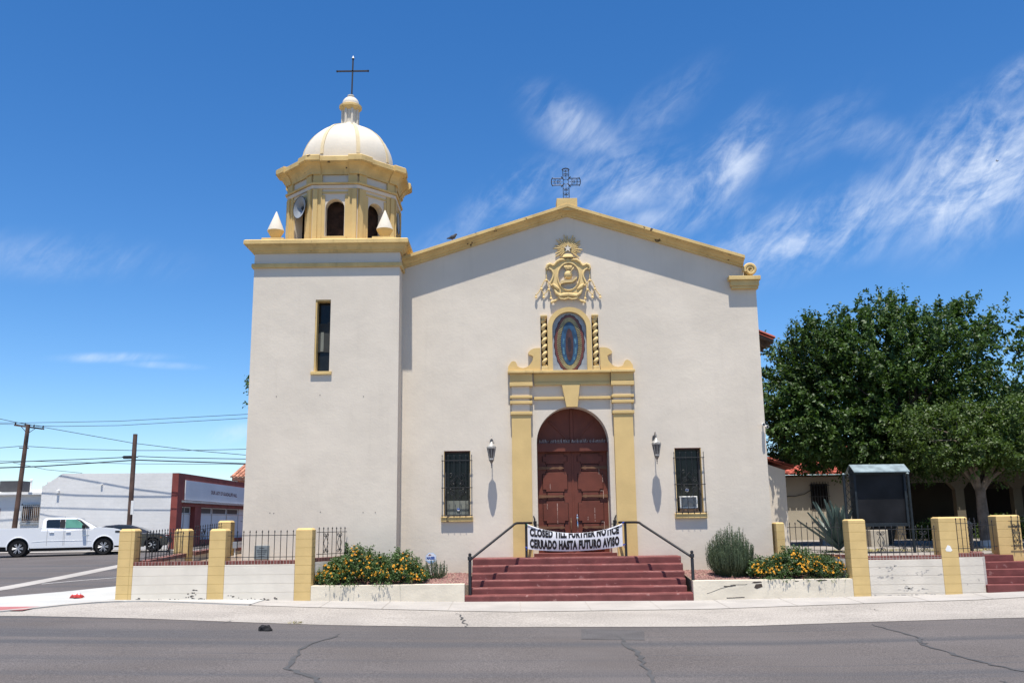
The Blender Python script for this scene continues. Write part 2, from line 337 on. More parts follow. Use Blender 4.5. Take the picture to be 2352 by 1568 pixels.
class MB:
    """collects shapes; build() links them as ONE mesh object"""
    def __init__(s): s.v = []; s.f = []
    def add(s, vs, fs):
        n = len(s.v); s.v += [tuple(p) for p in vs]; s.f += [tuple(i + n for i in f) for f in fs]; return s
    def box(s, x0, x1, y0, y1, z0, z1, ch=0.0):
        if ch <= 0:
            vs = [(x, y, z) for z in (z0, z1) for (x, y) in ((x0, y0), (x1, y0), (x1, y1), (x0, y1))]
            return s.add(vs, [(3, 2, 1, 0), (4, 5, 6, 7), (0, 1, 5, 4), (1, 2, 6, 5), (2, 3, 7, 6), (3, 0, 4, 7)])
        b = bmesh.new(); bmesh.ops.create_cube(b, size=1)
        for v in b.verts: v.co = Vector(((x0 + x1) / 2 + v.co.x * (x1 - x0), (y0 + y1) / 2 + v.co.y * (y1 - y0), (z0 + z1) / 2 + v.co.z * (z1 - z0)))
        bmesh.ops.bevel(b, geom=b.edges[:], offset=ch, segments=2, profile=0.6, affect='EDGES')
        b.verts.index_update()
        s.add([v.co[:] for v in b.verts], [[v.index for v in f.verts] for f in b.faces]); b.free(); return s
    def prism(s, loops, d0, d1, f=None):
        """2-D outlines (first outer, then holes) given thickness from d0 to d1; f maps (a, d, b) to a point"""
        if f is None: f = lambda a, d, b: (a, d, b)
        def area(l): return sum(l[i][0] * l[(i + 1) % len(l)][1] - l[(i + 1) % len(l)][0] * l[i][1] for i in range(len(l)))
        loops = [list(l) if (area(l) > 0) == (k == 0) else list(reversed(l)) for k, l in enumerate(loops)]
        flat = [p for l in loops for p in l]; n = len(flat)
        tri = tessellate_polygon([[Vector((p[0], p[1], 0)) for p in l] for l in loops])
        vs = [f(p[0], d0, p[1]) for p in flat] + [f(p[0], d1, p[1]) for p in flat]
        fs = []
        for t in tri:
            a, b, c = (flat[i] for i in t)
            if (b[0] - a[0]) * (c[1] - a[1]) - (c[0] - a[0]) * (b[1] - a[1]) < 0: t = (t[0], t[2], t[1])
            fs.append(tuple(t)); fs.append(tuple(i + n for i in reversed(t)))
        k = 0
        for l in loops:
            m = len(l)
            for i in range(m):
                a = k + i; b = k + (i + 1) % m
                fs.append((a, a + n, b + n, b))
            k += m
        return s.add(vs, fs)
    def tube(s, pts, r, n=8, cap=True, closed=False):
        pts = [Vector(p) for p in pts]; m = len(pts)
        rs = r if isinstance(r, (list, tuple)) else [r] * m
        vs = []; prev = None
        for i in range(m):
            if closed: t = pts[(i + 1) % m] - pts[i - 1]
            else: t = pts[min(i + 1, m - 1)] - pts[max(i - 1, 0)]
            t = t.normalized() if t.length > 1e-9 else Vector((0, 0, 1))
            if prev is None:
                u = t.cross(Vector((0, 0, 1)) if abs(t.z) < 0.9 else Vector((0, 1, 0))).normalized()
            else:
                u = prev - t * prev.dot(t); u = u.normalized() if u.length > 1e-6 else t.orthogonal().normalized()
            prev = u; w = t.cross(u)
            for k in range(n):
                a = 2 * PI * (k + 0.5) / n
                vs.append(pts[i] + (u * math.cos(a) + w * math.sin(a)) * rs[i])
        fs = []
        for i in range(m if closed else m - 1):
            for k in range(n):
                a = i * n + k; b = i * n + (k + 1) % n; j = (i + 1) % m
                fs.append((a, b, j * n + (k + 1) % n, j * n + k))
        if cap and not closed:
            fs.append(tuple(reversed(range(n)))); fs.append(tuple((m - 1) * n + k for k in range(n)))
        return s.add(vs, fs)
    def lathe(s, prof, c=(0, 0, 0), n=24, f=None, rot=0.0, cap=True):
        """profile of (radius, height) turned about the vertical through c"""
        vs = []; fs = []
        for (r, z) in prof:
            for k in range(n):
                a = 2 * PI * k / n + rot
                vs.append((c[0] + r * math.cos(a), c[1] + r * math.sin(a), c[2] + z))
        if f: vs = [f(*v) for v in vs]
        for i in range(len(prof) - 1):
            for k in range(n):
                fs.append((i * n + k, i * n + (k + 1) % n, (i + 1) * n + (k + 1) % n, (i + 1) * n + k))
        if cap: fs.append(tuple(reversed(range(n)))); fs.append(tuple((len(prof) - 1) * n + k for k in range(n)))
        return s.add(vs, fs)
    def xf(s, mtx):
        s.v = [tuple(mtx @ Vector(p)) for p in s.v]; return s
    def build(s, name, m, parent=None, smooth=False, local=False, bevel=0.0, bseg=2):
        me = bpy.data.meshes.new(name)
        vs = s.v
        if parent is not None and not local:
            o0 = origin(parent); vs = [(p[0] - o0.x, p[1] - o0.y, p[2] - o0.z) for p in vs]
        elif parent is None and not local and vs:
            # a thing that is one mesh: put its origin at its base
            a = np.array(vs); o0 = Vector(((a[:, 0].min() + a[:, 0].max()) / 2, (a[:, 1].min() + a[:, 1].max()) / 2, a[:, 2].min()))
            vs = [(p[0] - o0.x, p[1] - o0.y, p[2] - o0.z) for p in vs]
        me.from_pydata(vs, [], s.f); me.update()
        if smooth:
            me.polygons.foreach_set('use_smooth', [True] * len(me.polygons))
            try: me.set_sharp_from_angle(angle=math.radians(38))
            except Exception: pass
        me.materials.append(M[m] if isinstance(m, str) else m)
        o = bpy.data.objects.new(name, me); col.objects.link(o)
        if parent is not None: o.parent = parent
        elif not local and s.v: o.location = o0
        if bevel:
            b = o.modifiers.new('edge', 'BEVEL'); b.width = bevel; b.segments = bseg; b.limit_method = 'ANGLE'; b.angle_limit = math.radians(40)
        return o

def build_each(mb, name, m, parent, **kw):
    """one object for every separate piece of the builder"""
    par = list(range(len(mb.v)))
    def find(i):
        while par[i] != i: par[i] = par[par[i]]; i = par[i]
        return i
    for f in mb.f:
        a = find(f[0])
        for i in f[1:]: par[find(i)] = a
    groups = {}
    for f in mb.f: groups.setdefault(find(f[0]), []).append(f)
    out = []
    for fs in groups.values():
        ids = sorted(set(i for f in fs for i in f)); mp = {k: j for j, k in enumerate(ids)}
        p = MB(); p.v = [mb.v[i] for i in ids]; p.f = [tuple(mp[i] for i in f) for f in fs]
        out.append(p.build(name, m, parent, **kw))
    return out

def children(o): return list(o.children)
def copy_tree(o, parent=None):
    c = o.copy(); col.objects.link(c)
    if parent is not None: c.parent = parent
    for ch in children(o): copy_tree(ch, c)
    return c

def arc(cx, cz, r, a0, a1, n=16, rz=None):
    rz = r if rz is None else rz
    return [(cx + r * math.cos(math.radians(a0 + (a1 - a0) * i / n)), cz + rz * math.sin(math.radians(a0 + (a1 - a0) * i / n))) for i in range(n + 1)]

def spiral(cx, cz, r0, r1, a0, turns, n=28):
    return [(cx + (r0 + (r1 - r0) * i / n) * math.cos(a0 + 2 * PI * turns * i / n), cz + (r0 + (r1 - r0) * i / n) * math.sin(a0 + 2 * PI * turns * i / n)) for i in range(n + 1)]

def text2d(body, bold=0.0, space=1.0):
    cu_ = bpy.data.curves.new('lettering', 'FONT'); cu_.body = body; cu_.size = 1.0; cu_.offset = bold; cu_.space_character = space
    cu_.resolution_u = 3; cu_.fill_mode = 'FRONT'
    ob = bpy.data.objects.new('lettering', cu_); col.objects.link(ob)
    bpy.context.view_layer.update()
    me = bpy.data.meshes.new_from_object(ob.evaluated_get(bpy.context.evaluated_depsgraph_get()))
    vs = [(v.co.x, v.co.y) for v in me.vertices]; fs = [tuple(p.vertices) for p in me.polygons]
    bpy.data.objects.remove(ob); bpy.data.curves.remove(cu_); bpy.data.meshes.remove(me)
    a = np.array(vs); lo = a.min(0); hi = a.max(0)
    return [((x - lo[0]) / (hi[0] - lo[0]), (y - lo[1]) / (hi[1] - lo[1])) for x, y in vs], fs

# ------------------------------------------------------------------ ground
KX = [-400, -14, -9.28, -5.1, -1.2, 4.1, 7.9, 10, 12, 15, 400]
KZ = [.10, .10, .094, .01, -.062, -.10, -.054, -.037, .02, .05, .05]
def gz(x, y):
    z = float(np.interp(x, KX, KZ))
    return z + 0.016 * max(0.0, min(y, 60.0)) if y > 0 else z

def xs_range(x0, x1, step=0.5):
    xs = sorted(set([x0, x1] + [k for k in KX if x0 < k < x1] + [round(i * step, 4) for i in range(int(x0 / step) - 1, int(x1 / step) + 2) if x0 < i * step < x1 and abs(i * step) < 40]))
    return xs

def strip(name, m, x0, x1, ylo, yhi, dz, ny=6, kind='structure', parent=None, step=0.5, breaks=()):
    """a sheet on the ground between two curves ylo(x) and yhi(x)"""
    b = MB(); xs = xs_range(x0, x1, step); vs = []; 
    def rows(x):
        a, c = ylo(x), yhi(x)
        r = [a + (c - a) * j / ny for j in range(ny + 1)]
        if a < 0 < c:
            k = min(range(1, ny), key=lambda j: abs(r[j])); r[k] = 0.0
        return r
    for x in xs:
        for y in rows(x): vs.append((x, y, gz(x, y) + dz))
    n = ny + 1; fs = []
    for i in range(len(xs) - 1):
        for j in range(ny): fs.append((i * n + j, (i + 1) * n + j, (i + 1) * n + j + 1, i * n + j + 1))
    o = b.add(vs, fs).build(name, m, parent, local=True)
    if parent is None: tag(o, kind=kind)
    return o

def curve_y(pts):
    px = [p[0] for p in pts]; py = [p[1] for p in pts]
    return lambda x: float(np.interp(x, px, py))

strip('ground', 'dirt', -400, 400, lambda x: -60, lambda x: 500, -0.03, ny=20, step=5)
road_edge = curve_y([(-40, -3.2), (-11, -3.6), (-9.5, -3.75), (-7, -4.05), (-3.4, -4.9), (0, -5.15), (3.2, -5.22), (6.1, -5.02), (9, -4.9), (12, -4.6), (40, -4.0)])
walk_edge = curve_y([(-40, 0.9), (-13, -0.2), (-10.4, -2.9), (-9.6, -1.4), (-8.8, -.62), (-8.0, -.6), (-7.2, -.85), (-5.8, -1.25), (-4.4, -1.6), (-3.0, -1.85), (0, -2.45), (3.6, -2.1), (7.4, -1.7), (11, -1.3), (14, -.9), (40, -.5)])
road = strip('road', 'asphalt', -120, 120, lambda x: -40, road_edge, -0.012, ny=6)
strip('side_street', 'asphalt', -120, -6.0, lambda x: road_edge(x), lambda x: 70, -0.018, ny=24)
strip('gravel_shoulder', 'apron_gravel', -11.0, 60, road_edge, lambda x: walk_edge(x) + 0.05, -0.006, ny=4)
strip('sidewalk', 'concrete', -5.82, 60, walk_edge, lambda x: 0.35, 0.0, ny=4)
# the new white concrete at the corner, a raised kerb return with its ramp
def corner_walk():
    b = MB(); top = []
    outline = [(-5.82, 0.35), (-5.82, -1.25), (-6.6, -1.02), (-7.2, -.85), (-7.6, -.70), (-8.2, -.58), (-8.8, -.62), (-9.3, -1.0), (-9.7, -1.6), (-10.0, -2.4), (-10.3, -2.95), (-10.8, -3.35), (-12.0, -3.6), (-14.2, -3.6),
               (-14.0, -1.6), (-13.2, -.2), (-12.4, .76), (-11.5, 2.0), (-10.8, 3.5), (-10.4, 6), (-10.2, 30), (-6.9, 30), (-8.3, 5), (-8.95, .35)]
    tri = tessellate_polygon([[Vector((p[0], p[1], 0)) for p in outline]])
    n = len(outline)
    vs = [(x, y, gz(x, y) + 0.012) for x, y in outline] + [(x, y, gz(x, y) - 0.12) for x, y in outline]
    fs = []
    for t in tri:
        a, c, d = (outline[i] for i in t)
        if (c[0] - a[0]) * (d[1] - a[1]) - (d[0] - a[0]) * (c[1] - a[1]) < 0: t = (t[0], t[2], t[1])
        fs.append(t)
    for i in range(n): j = (i + 1) % n; fs.append((i, i + n, j + n, j) if False else (j, j + n, i + n, i))
    o = b.add(vs, fs).build('sidewalk_corner', 'concrete_new', local=True); tag(o, kind='structure')
    k = MB()
    for seg in (outline[1:13],):
        pts = [(x, y, gz(x, y) + 0.0) for x, y in seg]
        for i in range(len(pts) - 1):
            a = Vector(pts[i]); c = Vector(pts[i + 1]); d = (c - a).normalized(); nrm = Vector((d.y, -d.x, 0)) * 0.15
            k.add([a + nrm + Vector((0, 0, .021)), c + nrm + Vector((0, 0, .021)), c + Vector((0, 0, .018)), a + Vector((0, 0, .018))], [(3, 2, 1, 0)])
    k.build('kerb', 'concrete', o, local=True)
    t = MB(); q = [(-14.2, -1.75), (-10.0, -1.95), (-9.95, -2.8), (-14.2, -2.6)]
    t.add([(x, y, gz(x, y) + .018) for x, y in q], [(3, 2, 1, 0)]).build('tactile_pad', 'tactile', o, local=True)
    return o
corner_walk()
# joints across the sidewalk
jb = MB()
for x in [-4.3, -2.9, -1.45, 0.1, 1.6, 3.1, 4.6, 6.1, 7.6, 9.1, 10.6, 12.1]:
    y1 = walk_edge(x) + .03; sk = -.02 * x
    jb.add([(x, 0.0, gz(x, 0) + .003), (x + .018, 0.0, gz(x, 0) + .003), (x + .018 + sk, y1, gz(x + sk, y1) + .003), (x + sk, y1, gz(x + sk, y1) + .003)], [(0, 3, 2, 1)])
xs = xs_range(-5.8, 14)
jb.add([(x, walk_edge(x) + .02, gz(x, -1) + .003) for x in xs] + [(x, walk_edge(x) - .02, gz(x, -1) + .003) for x in xs], [(i, i + len(xs), i + 1 + len(xs), i + 1) for i in range(len(xs) - 1)])
tag(jb.build('sidewalk_joints', 'apron_gravel', local=True), kind='structure')
# tar-filled cracks in the road
def crack(pts, w, dz=-0.006):
    P = []; random.seed(int(abs(pts[0][0]) * 100))
    for i in range(len(pts) - 1):
        for j in range(8):
            t = j / 8; P.append((pts[i][0] + (pts[i + 1][0] - pts[i][0]) * t + random.uniform(-.05, .05), pts[i][1] + (pts[i + 1][1] - pts[i][1]) * t + random.uniform(-.04, .04)))
    P.append(pts[-1]); vs = []
    for i, (x, y) in enumerate(P):
        a = Vector(P[min(i + 1, len(P) - 1)]) - Vector(P[max(i - 1, 0)]); nrm = Vector((-a.y, a.x)).normalized() * w * random.uniform(.35, 1.1) * min(1, (i + 1) / 5, (len(P) - i) / 5)
        for s in (1, -1): vs.append((x + nrm.x * s, y + nrm.y * s, gz(x, y) + dz))
    return vs, [(2 * i, 2 * i + 1, 2 * i + 3, 2 * i + 2) for i in range(len(P) - 1)]
def gpt(px, py, z=-.05):
    d = ray(px, py); p = CAM + d * ((z - CAM.z) / d.z); return (p.x, p.y)
cb = MB()
for pts, w in (([gpt(790, 1455), gpt(690, 1490), gpt(660, 1535), gpt(730, 1560), gpt(760, 1600)], .042), ([gpt(1415, 1452), gpt(1470, 1495), gpt(1490, 1545), gpt(1510, 1600)], .045),
               ([gpt(2000, 1428), gpt(2110, 1460), gpt(2130, 1478), gpt(2240, 1510), gpt(2352, 1535), gpt(2500, 1560)], .036), ([gpt(2300, 1553), gpt(2330, 1562), gpt(2360, 1600)], .03)):
    cb.add(*crack(pts, w))
cb.build('tar_seam', 'tar', road, local=True)
pq_ = [gpt(1335, 1438), gpt(1335, 1462), gpt(1480, 1462), gpt(1480, 1440)]
MB().add([(x, y, gz(x, y) - .008) for x, y in pq_], [(0, 1, 2, 3)]).build('road_repair', 'patch', road, local=True)
cb = MB()
for pts, w in (([gpt(1050, 1405), gpt(1062, 1420), gpt(1075, 1437)], .02), ([gpt(540, 1430), gpt(500, 1440)], .015), ([gpt(1990, 1395), gpt(2030, 1400)], .018)):
    cb.add(*crack(pts, w, 0.004))
tag(cb.build('shoulder_cracks', 'tar', local=True), kind='structure')
# pale gutter and painted line of the side street
def ribbon(name, m, pts, w, dz):
    vs = []
    for i, (x, y) in enumerate(pts):
        a = Vector(pts[min(i + 1, len(pts) - 1)]) - Vector(pts[max(i - 1, 0)]); nrm = Vector((-a.y, a.x)).normalized() * w
        for s in (1, -1): vs.append((x + nrm.x * s, y + nrm.y * s, gz(x, y) + dz))
    return tag(MB().add(vs, [(2 * i, 2 * i + 1, 2 * i + 3, 2 * i + 2) for i in range(len(pts) - 1)]).build(name, m, local=True), kind='structure')
ribbon('gutter', 'concrete', [(-14.6, -3.2), (-14.1, 0), (-13.8, 3.3), (-14.2, 8), (-14.8, 13), (-15.2, 17)], .30, -0.010)
ribbon('painted_line', 'white_paint', [(-13.5, 4.9), (-12.9, 6.2), (-12.3, 7.1), (-11.6, 8.4)], .035, -0.009)
ribbon('far_gutter', 'concrete', [(-30, 20.0), (-23.5, 21.6), (-18, 25.2), (-16.2, 27)], .45, -0.010)
ribbon('far_pavement', 'concrete', [(-32, 26.3), (-24, 26.3), (-18.6, 26.3), (-17.2, 27)], 1.2, -0.006)

# ================================================================== the church
YF, YT = 2.2, 1.50                       # facade plane, tower front plane
XL, XR, XE = -6.835, -2.965, 6.665       # tower left, tower right, facade right edge
church = empty('church', (0, YF, 0.3), 0, 'cream stucco church with yellow trim, domed bell tower and red arched door', 'church')
AX = 1.56                                # axis of the portal
def topz(x): return 10.27 - 0.319 * abs(x - AX)

# openings
door_hole = [(0.62, 0.2)] + [(2.52, 0.2)] + arc(1.57, 3.77, 0.95, 0, 180, 28)
win_holes = [[(-1.83, 1.895), (-1.13, 1.895), (-1.13, 3.585), (-1.83, 3.585)], [(4.235, 1.91), (4.935, 1.91), (4.935, 3.59), (4.235, 3.59)]]
rec_holes = [[(0.775, 5.70), (0.955, 5.70), (0.955, 7.17), (0.775, 7.17)], [(2.155, 5.69), (2.335, 5.69), (2.335, 7.16), (2.155, 7.16)]]
outer = [(-3.1, -.3), (XE, -.3), (XE, 8.19), (6.36, 8.19), (6.36, topz(6.36) - .10), (AX, topz(AX) - .10), (-3.1, topz(-3.1) - .10)]
MB().prism([outer, door_hole] + win_holes + rec_holes, YF, YF + 0.5).build('facade_wall', 'stucco', church)
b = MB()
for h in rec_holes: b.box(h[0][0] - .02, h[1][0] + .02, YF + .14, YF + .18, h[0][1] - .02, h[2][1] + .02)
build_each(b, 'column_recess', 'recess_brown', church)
# nave behind
b = MB(); b.box(-2.9, 6.62, YF + .5, 27, -.3, 6.85)
b.build('nave_wall', 'stucco', church)
b = MB()
b.prism([[(-3.6, 7.0), (AX, 9.0), (7.30, 6.55), (7.30, 6.64), (AX, 9.12), (-3.6, 7.12)]], 3.1, 27.5)
nroof = b.build('nave_roof', 'old_wood', church)
b = MB()                                  # clay tiles along the right eave
for i in range(40):
    y = 3.05 + i * .24
    for j in range(5):
        x1 = 7.36 - j * .42; z1 = 6.665 + j * .42 * .432; x0 = x1 - .46; z0 = z1 + .46 * .432 + (.02)
        pts = [];
        for (x, z) in ((x1, z1 + .02), (x0, z0)):
            for a in range(0, 181, 45): pts.append((x, y + .11 - .11 * math.cos(math.radians(a)), z + .07 * math.sin(math.radians(a))))
        b.add(pts, [(k, k + 1, k + 6, k + 5) for k in range(4)] + [(4, 3, 2, 1, 0)])
b.build('roof_tiles', 'tile_red', nroof)
b = MB()
for i in range(14): b.prism([[(6.55, 6.79), (7.26, 6.45), (7.26, 6.56), (6.55, 6.90)]], 3.3 + i * .7, 3.38 + i * .7)
build_each(b, 'rafter_tail', 'old_wood', nroof)

# raking cornice
prof = [(0, -.27), (.065, -.27), (.075, -.215), (.115, -.20), (.15, -.15), (.22, -.115), (.27, -.105), (.275, -.085), (.315, -.085), (.315, -.005), (.305, 0), (-.30, .02), (-.30, -.27)]
b = MB(); secs = []
for x in (XR + .01, AX, 6.34): secs.append([(x, YF - d, topz(x) + h) for d, h in prof])
n = len(prof); vs = [p for s_ in secs for p in s_]; fs = []
for i in range(2):
    for k in range(n): a = i * n + k; c = i * n + (k + 1) % n; fs.append((a, c, c + n, a + n))
fs += [tuple(range(n)), tuple(2 * n + k for k in reversed(range(n)))]
b.add(vs, fs).build('gable_cornice', 'yellow_worn', church)
b = MB(); b.box(1.275, 1.84, YF - .28, YF + .28, 10.1, 10.44, .01); b.build('cross_pedestal', 'yellow', church)
# corner capital and scroll
b = MB()
b.box(5.98, 6.70, YF - .13, YF + .55, 7.86, 7.93, .006); b.box(5.955, 6.72, YF - .16, YF + .55, 7.931, 8.085, .012); b.box(5.90, 6.76, YF - .21, YF + .6, 8.086, 8.20, .012)
b.build('corner_capital', 'yellow_worn', church)
b = MB()
sp = spiral(6.515, 8.385, .165, .03, math.radians(200), -1.9, 40)
b.tube([(x, YF - .12, z) for x, z in sp], [.055 - .03 * i / 40 for i in range(41)], 8)
b.prism([arc(6.515, 8.385, .15, 0, 360, 24)[:-1]], YF - .10, YF + .2)
b.build('corner_scroll', 'yellow', church, smooth=True)

# tower shaft
tower_y1 = YT + 3.87
slit = [(-5.17, 5.63), (-4.77, 5.63), (-4.77, 7.55), (-5.17, 7.55)]
b = MB(); b.prism([[(XL, -.3), (XR, -.3), (XR, 8.9), (XL, 8.9)], slit], YT, YT + .4)
b.box(XL, XL + .4, YT + .4, tower_y1, -.3, 8.9); b.box(XR - .4, XR, YT + .4, tower_y1, -.3, 8.9); b.box(XL, XR, tower_y1, tower_y1 + .3, -.3, 8.9)
b.box(XL + .4, XR - .4, YT + .4, tower_y1, 8.6, 8.9)
b.build('tower_shaft', 'stucco', church)
sw = MB(); sw.box(-5.168, -5.13, YT + .02, YT + .26, 5.63, 7.548); sw.box(-5.13, -4.772, YT + .02, YT + .26, 7.515, 7.548)
slitw = sw.build('slit_window', 'yellow_worn', church)
MB().box(-5.17, -4.77, YT + .27, YT + .3, 5.6, 7.57).build('window_pane', 'dark_glass', slitw)
b = MB(); pl = [(-5.125, 6.18), (-4.775, 6.18), (-4.775, 7.12), (-4.83, 7.02), (-4.92, 6.96), (-5.125, 6.95)]
b.prism([pl], YT + .245, YT + .25); b.build('broken_screen', 'screen_mesh', slitw)
MB().box(-5.06, -4.98, YT + .236, YT + .242, 6.2, 6.72).build('curtain_strip', 'curtain', slitw)
b = MB(); b.box(-5.245, -4.70, YT - .055, YT + .27, 5.545, 5.628, .008); b.build('window_sill', 'yellow_worn', slitw)

def square_cornice(name, prof, m, x0, x1, y0, y1, z, parent):
    """profile (outward, up) carried round four sides, mitred at the corners"""
    b = MB(); n = len(prof); vs = []
    for (sx_, sy_, x, y) in ((-1, -1, x0, y0), (1, -1, x1, y0), (1, 1, x1, y1), (-1, 1, x0, y1)):
        for d, h in prof: vs.append((x + sx_ * d, y + sy_ * d, z + h))
    fs = []
    for i in range(4):
        j = (i + 1) % 4
        for k in range(n - 1): fs.append((i * n + k, j * n + k, j * n + k + 1, i * n + k + 1))
    fs.append(tuple(i * n + n - 1 for i in range(4)))
    return b.add(vs, fs).build(name, m, parent)
square_cornice('tower_cornice', [(0, -.30), (.05, -.30), (.055, -.26), (.095, -.235), (.12, -.18), (.16, -.13), (.20, -.115), (.205, -.10), (.245, -.095), (.245, .0), (.21, .03), (-1.0, .06)], 'yellow_worn', XL, XR, YT, tower_y1, 9.13, church)
square_cornice('string_course', [(0, -.02), (.05, -.02), (.06, 0), (.06, .085), (.045, .10), (0, .10)], 'yellow_worn', XL, XR, YT, tower_y1, 8.445, church)

# belfry: eight walls, pilaster strips, arched openings
TX, TY = -4.82, YT + 1.935
def octf(k, ap):
    a = -PI / 2 + k * PI / 4                           # outward direction of face k (k = 0 looks at the street)
    o = Vector((math.cos(a), math.sin(a))); t = Vector((-o.y, o.x))
    return lambda u, d, z: (TX + o.x * (ap - d) + t.x * u, TY + o.y * (ap - d) + t.y * u, z)      # d runs inwards
AP = 1.49; HS = AP * math.tan(PI / 8)
BZ = 9.19
belfry = MB()
for k in range(8):
    f = octf(k, AP)
    hole = [(-.26, BZ + .24), (.26, BZ + .24)] + arc(0, BZ + 1.06, .26, 0, 180, 14)
    belfry.prism([[(-HS, BZ - .1), (HS, BZ - .1), (HS, 11.45), (-HS, 11.45)], hole], 0, .24, f)
bel = belfry.build('belfry_wall', 'stucco', church)
b = MB()
for k in range(8):
    f = octf(k, AP)
    fr = lambda a0, a1, z0, z1, d0, d1: b.prism([[(a0, z0), (a1, z0), (a1, z1), (a0, z1)]], d0, d1, f)
    for s in (-1, 1):
        e0, e1 = sorted((s * (HS - .015), s * .36))
        fr(e0, e1, BZ - .05, 10.80, -.035, 0)          # pilaster strips with a groove
        g0, g1 = sorted((s * (HS - .02), s * .475)); fr(g0, g1, BZ - .05, 10.78, -.075, -.035)
        g0, g1 = sorted((s * .415, s * .375)); 
        e0, e1 = sorted((s * (HS - .01), s * .36)); fr(e0, e1, 10.96, 11.33, -.06, 0)
        g0, g1 = sorted((s * .275, s * .375)); fr(g0, g1, BZ - .05, 10.62, -.02, 0)
    fr(-.33, .33, BZ + .12, BZ + .235, -.06, 0.0)      # sill
    fr(-.36, .36, 10.66, 10.72, -.02, 0)
build_each(b, 'belfry_moulding', 'yellow', bel)
def oct_ring(prof, ap, name, m, parent, z):
    b = MB(); n = len(prof); vs = []
    for k in range(8):
        a = -PI / 2 + PI / 8 + k * PI / 4
        for d, h in prof:
            r = (ap + d) / math.cos(PI / 8); vs.append((TX + r * math.cos(a), TY + r * math.sin(a), z + h))
    fs = [(k * n + i, ((k + 1) % 8) * n + i, ((k + 1) % 8) * n + i + 1, k * n + i + 1) for k in range(8) for i in range(n - 1)]
    fs.append(tuple(k * n + n - 1 for k in range(8)))
    return b.add(vs, fs).build(name, m, parent)
oct_ring([(0, 0), (.05, .0), (.065, .09), (.045, .10), (0, .10)], AP, 'architrave', 'stucco', bel, 10.80)
oct_ring([(0, 0), (.10, .0), (.11, .05), (.05, .06), (0, .06)], AP, 'architrave_moulding', 'yellow_worn', bel, 10.905)
cp = [(0, -.20), (.06, -.20), (.07, -.13), (.10, -.06), (.16, .02), (.23, .07), (.28, .085), (.285, .105), (.31, .11), (.31, .23), (.28, .255), (-.5, .30)]
oct_ring(cp, AP, 'belfry_cornice', 'yellow_worn', bel, 11.40)
b = MB()                                               # the cornice breaks forward over each pair of pilasters
for k in range(8):
    f = octf(k, AP)
    for s in (-1, 1):
        q = [(-d - (.06 if d > .25 else .045 if d > 0 else 0), h) for d, h in cp[:-1]] + [(.1, .285), (.1, -.20)]
        pts = []; nq = len(q)
        for u in (s * (HS - .22), None):
            for d, h in q:
                uu = u if u is not None else s * (AP - d) * math.tan(PI / 8)
                pts.append(f(uu, d, 11.40 + h + (.022 if h > .2 else 0)))
        fs = [(i, (i + 1) % nq, nq + (i + 1) % nq, nq + i) for i in range(nq)] + [tuple(range(nq))]
        b.add(pts, fs)
build_each(b, 'cornice_break', 'yellow_worn', bel)
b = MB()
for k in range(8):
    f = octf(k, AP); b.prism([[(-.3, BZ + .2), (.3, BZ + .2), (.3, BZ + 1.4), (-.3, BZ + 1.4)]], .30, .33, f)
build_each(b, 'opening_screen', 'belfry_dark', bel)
# dome, ribs, lantern
DZ = 11.62; DR = 1.335
dprof = [(DR, DZ), (DR, 11.95)] + [(DR * math.cos(a), 11.95 + DR * math.sin(a)) for a in [i * PI / 2 / 14 for i in range(1, 14)]] + [(.05, 11.95 + DR)]
dome = MB().lathe(dprof, (TX + .05, TY, 0), 40).build('dome', 'stucco_dome', church, smooth=True)
b = MB()
for k in range(8):
    a = -PI / 2 + PI / 8 + k * PI / 4; t = (-math.sin(a), math.cos(a)); vs = []
    for i in range(18):
        ph = i / 17 * math.radians(80); r = (DR + .018) * math.cos(ph); z = 11.9 + (DR + .018) * math.sin(ph) + .05; w = .05
        for s in (-1, 1): vs.append((TX + .05 + math.cos(a) * r + t[0] * w * s, TY + math.sin(a) * r + t[1] * w * s, z))
        for s in (-1, 1): vs.append((TX + .05 + math.cos(a) * (r - .05) + t[0] * w * s, TY + math.sin(a) * (r - .05) + t[1] * w * s, z - .02))
    fs = []
    for i in range(17):
        q = 4 * i; fs += [(q, q + 1, q + 5, q + 4), (q + 2, q, q + 4, q + 6), (q + 1, q + 3, q + 7, q + 5)]
    b.add(vs, fs)
build_each(b, 'dome_rib', 'rib_paint', dome, smooth=True)
LX = TX + .085
lan = MB().lathe([(.30, 13.2), (.285, 13.30), (.225, 13.36), (.215, 13.75), (.24, 13.8)], (LX, TY, 0), 24)
for k in range(8):
    a = k * PI / 4 + .39; lan.tube([(LX + .235 * math.cos(a), TY + .235 * math.sin(a), 13.3), (LX + .235 * math.cos(a), TY + .235 * math.sin(a), 13.8)], .038, 8)
lant = lan.build('lantern', 'stucco_dome', church, smooth=True)
MB().lathe([(.24, 13.78), (.265, 13.80), (.30, 13.86), (.335, 13.88), (.335, 13.94), (.30, 13.965), (.2, 13.97)], (LX, TY, 0), 24).build('lantern_ring', 'yellow_worn', lant, smooth=True)
cap = [(.245, 13.965), (.25, 14.03)] + [(.245 * math.cos(i * PI / 2 / 8), 14.03 + .22 * math.sin(i * PI / 2 / 8)) for i in range(1, 8)] + [(.095, 14.25), (.105, 14.27), (.10, 14.30), (.03, 14.33)]
MB().lathe(cap, (LX, TY, 0), 16).build('lantern_cap', 'stucco_dome', lant, smooth=True)
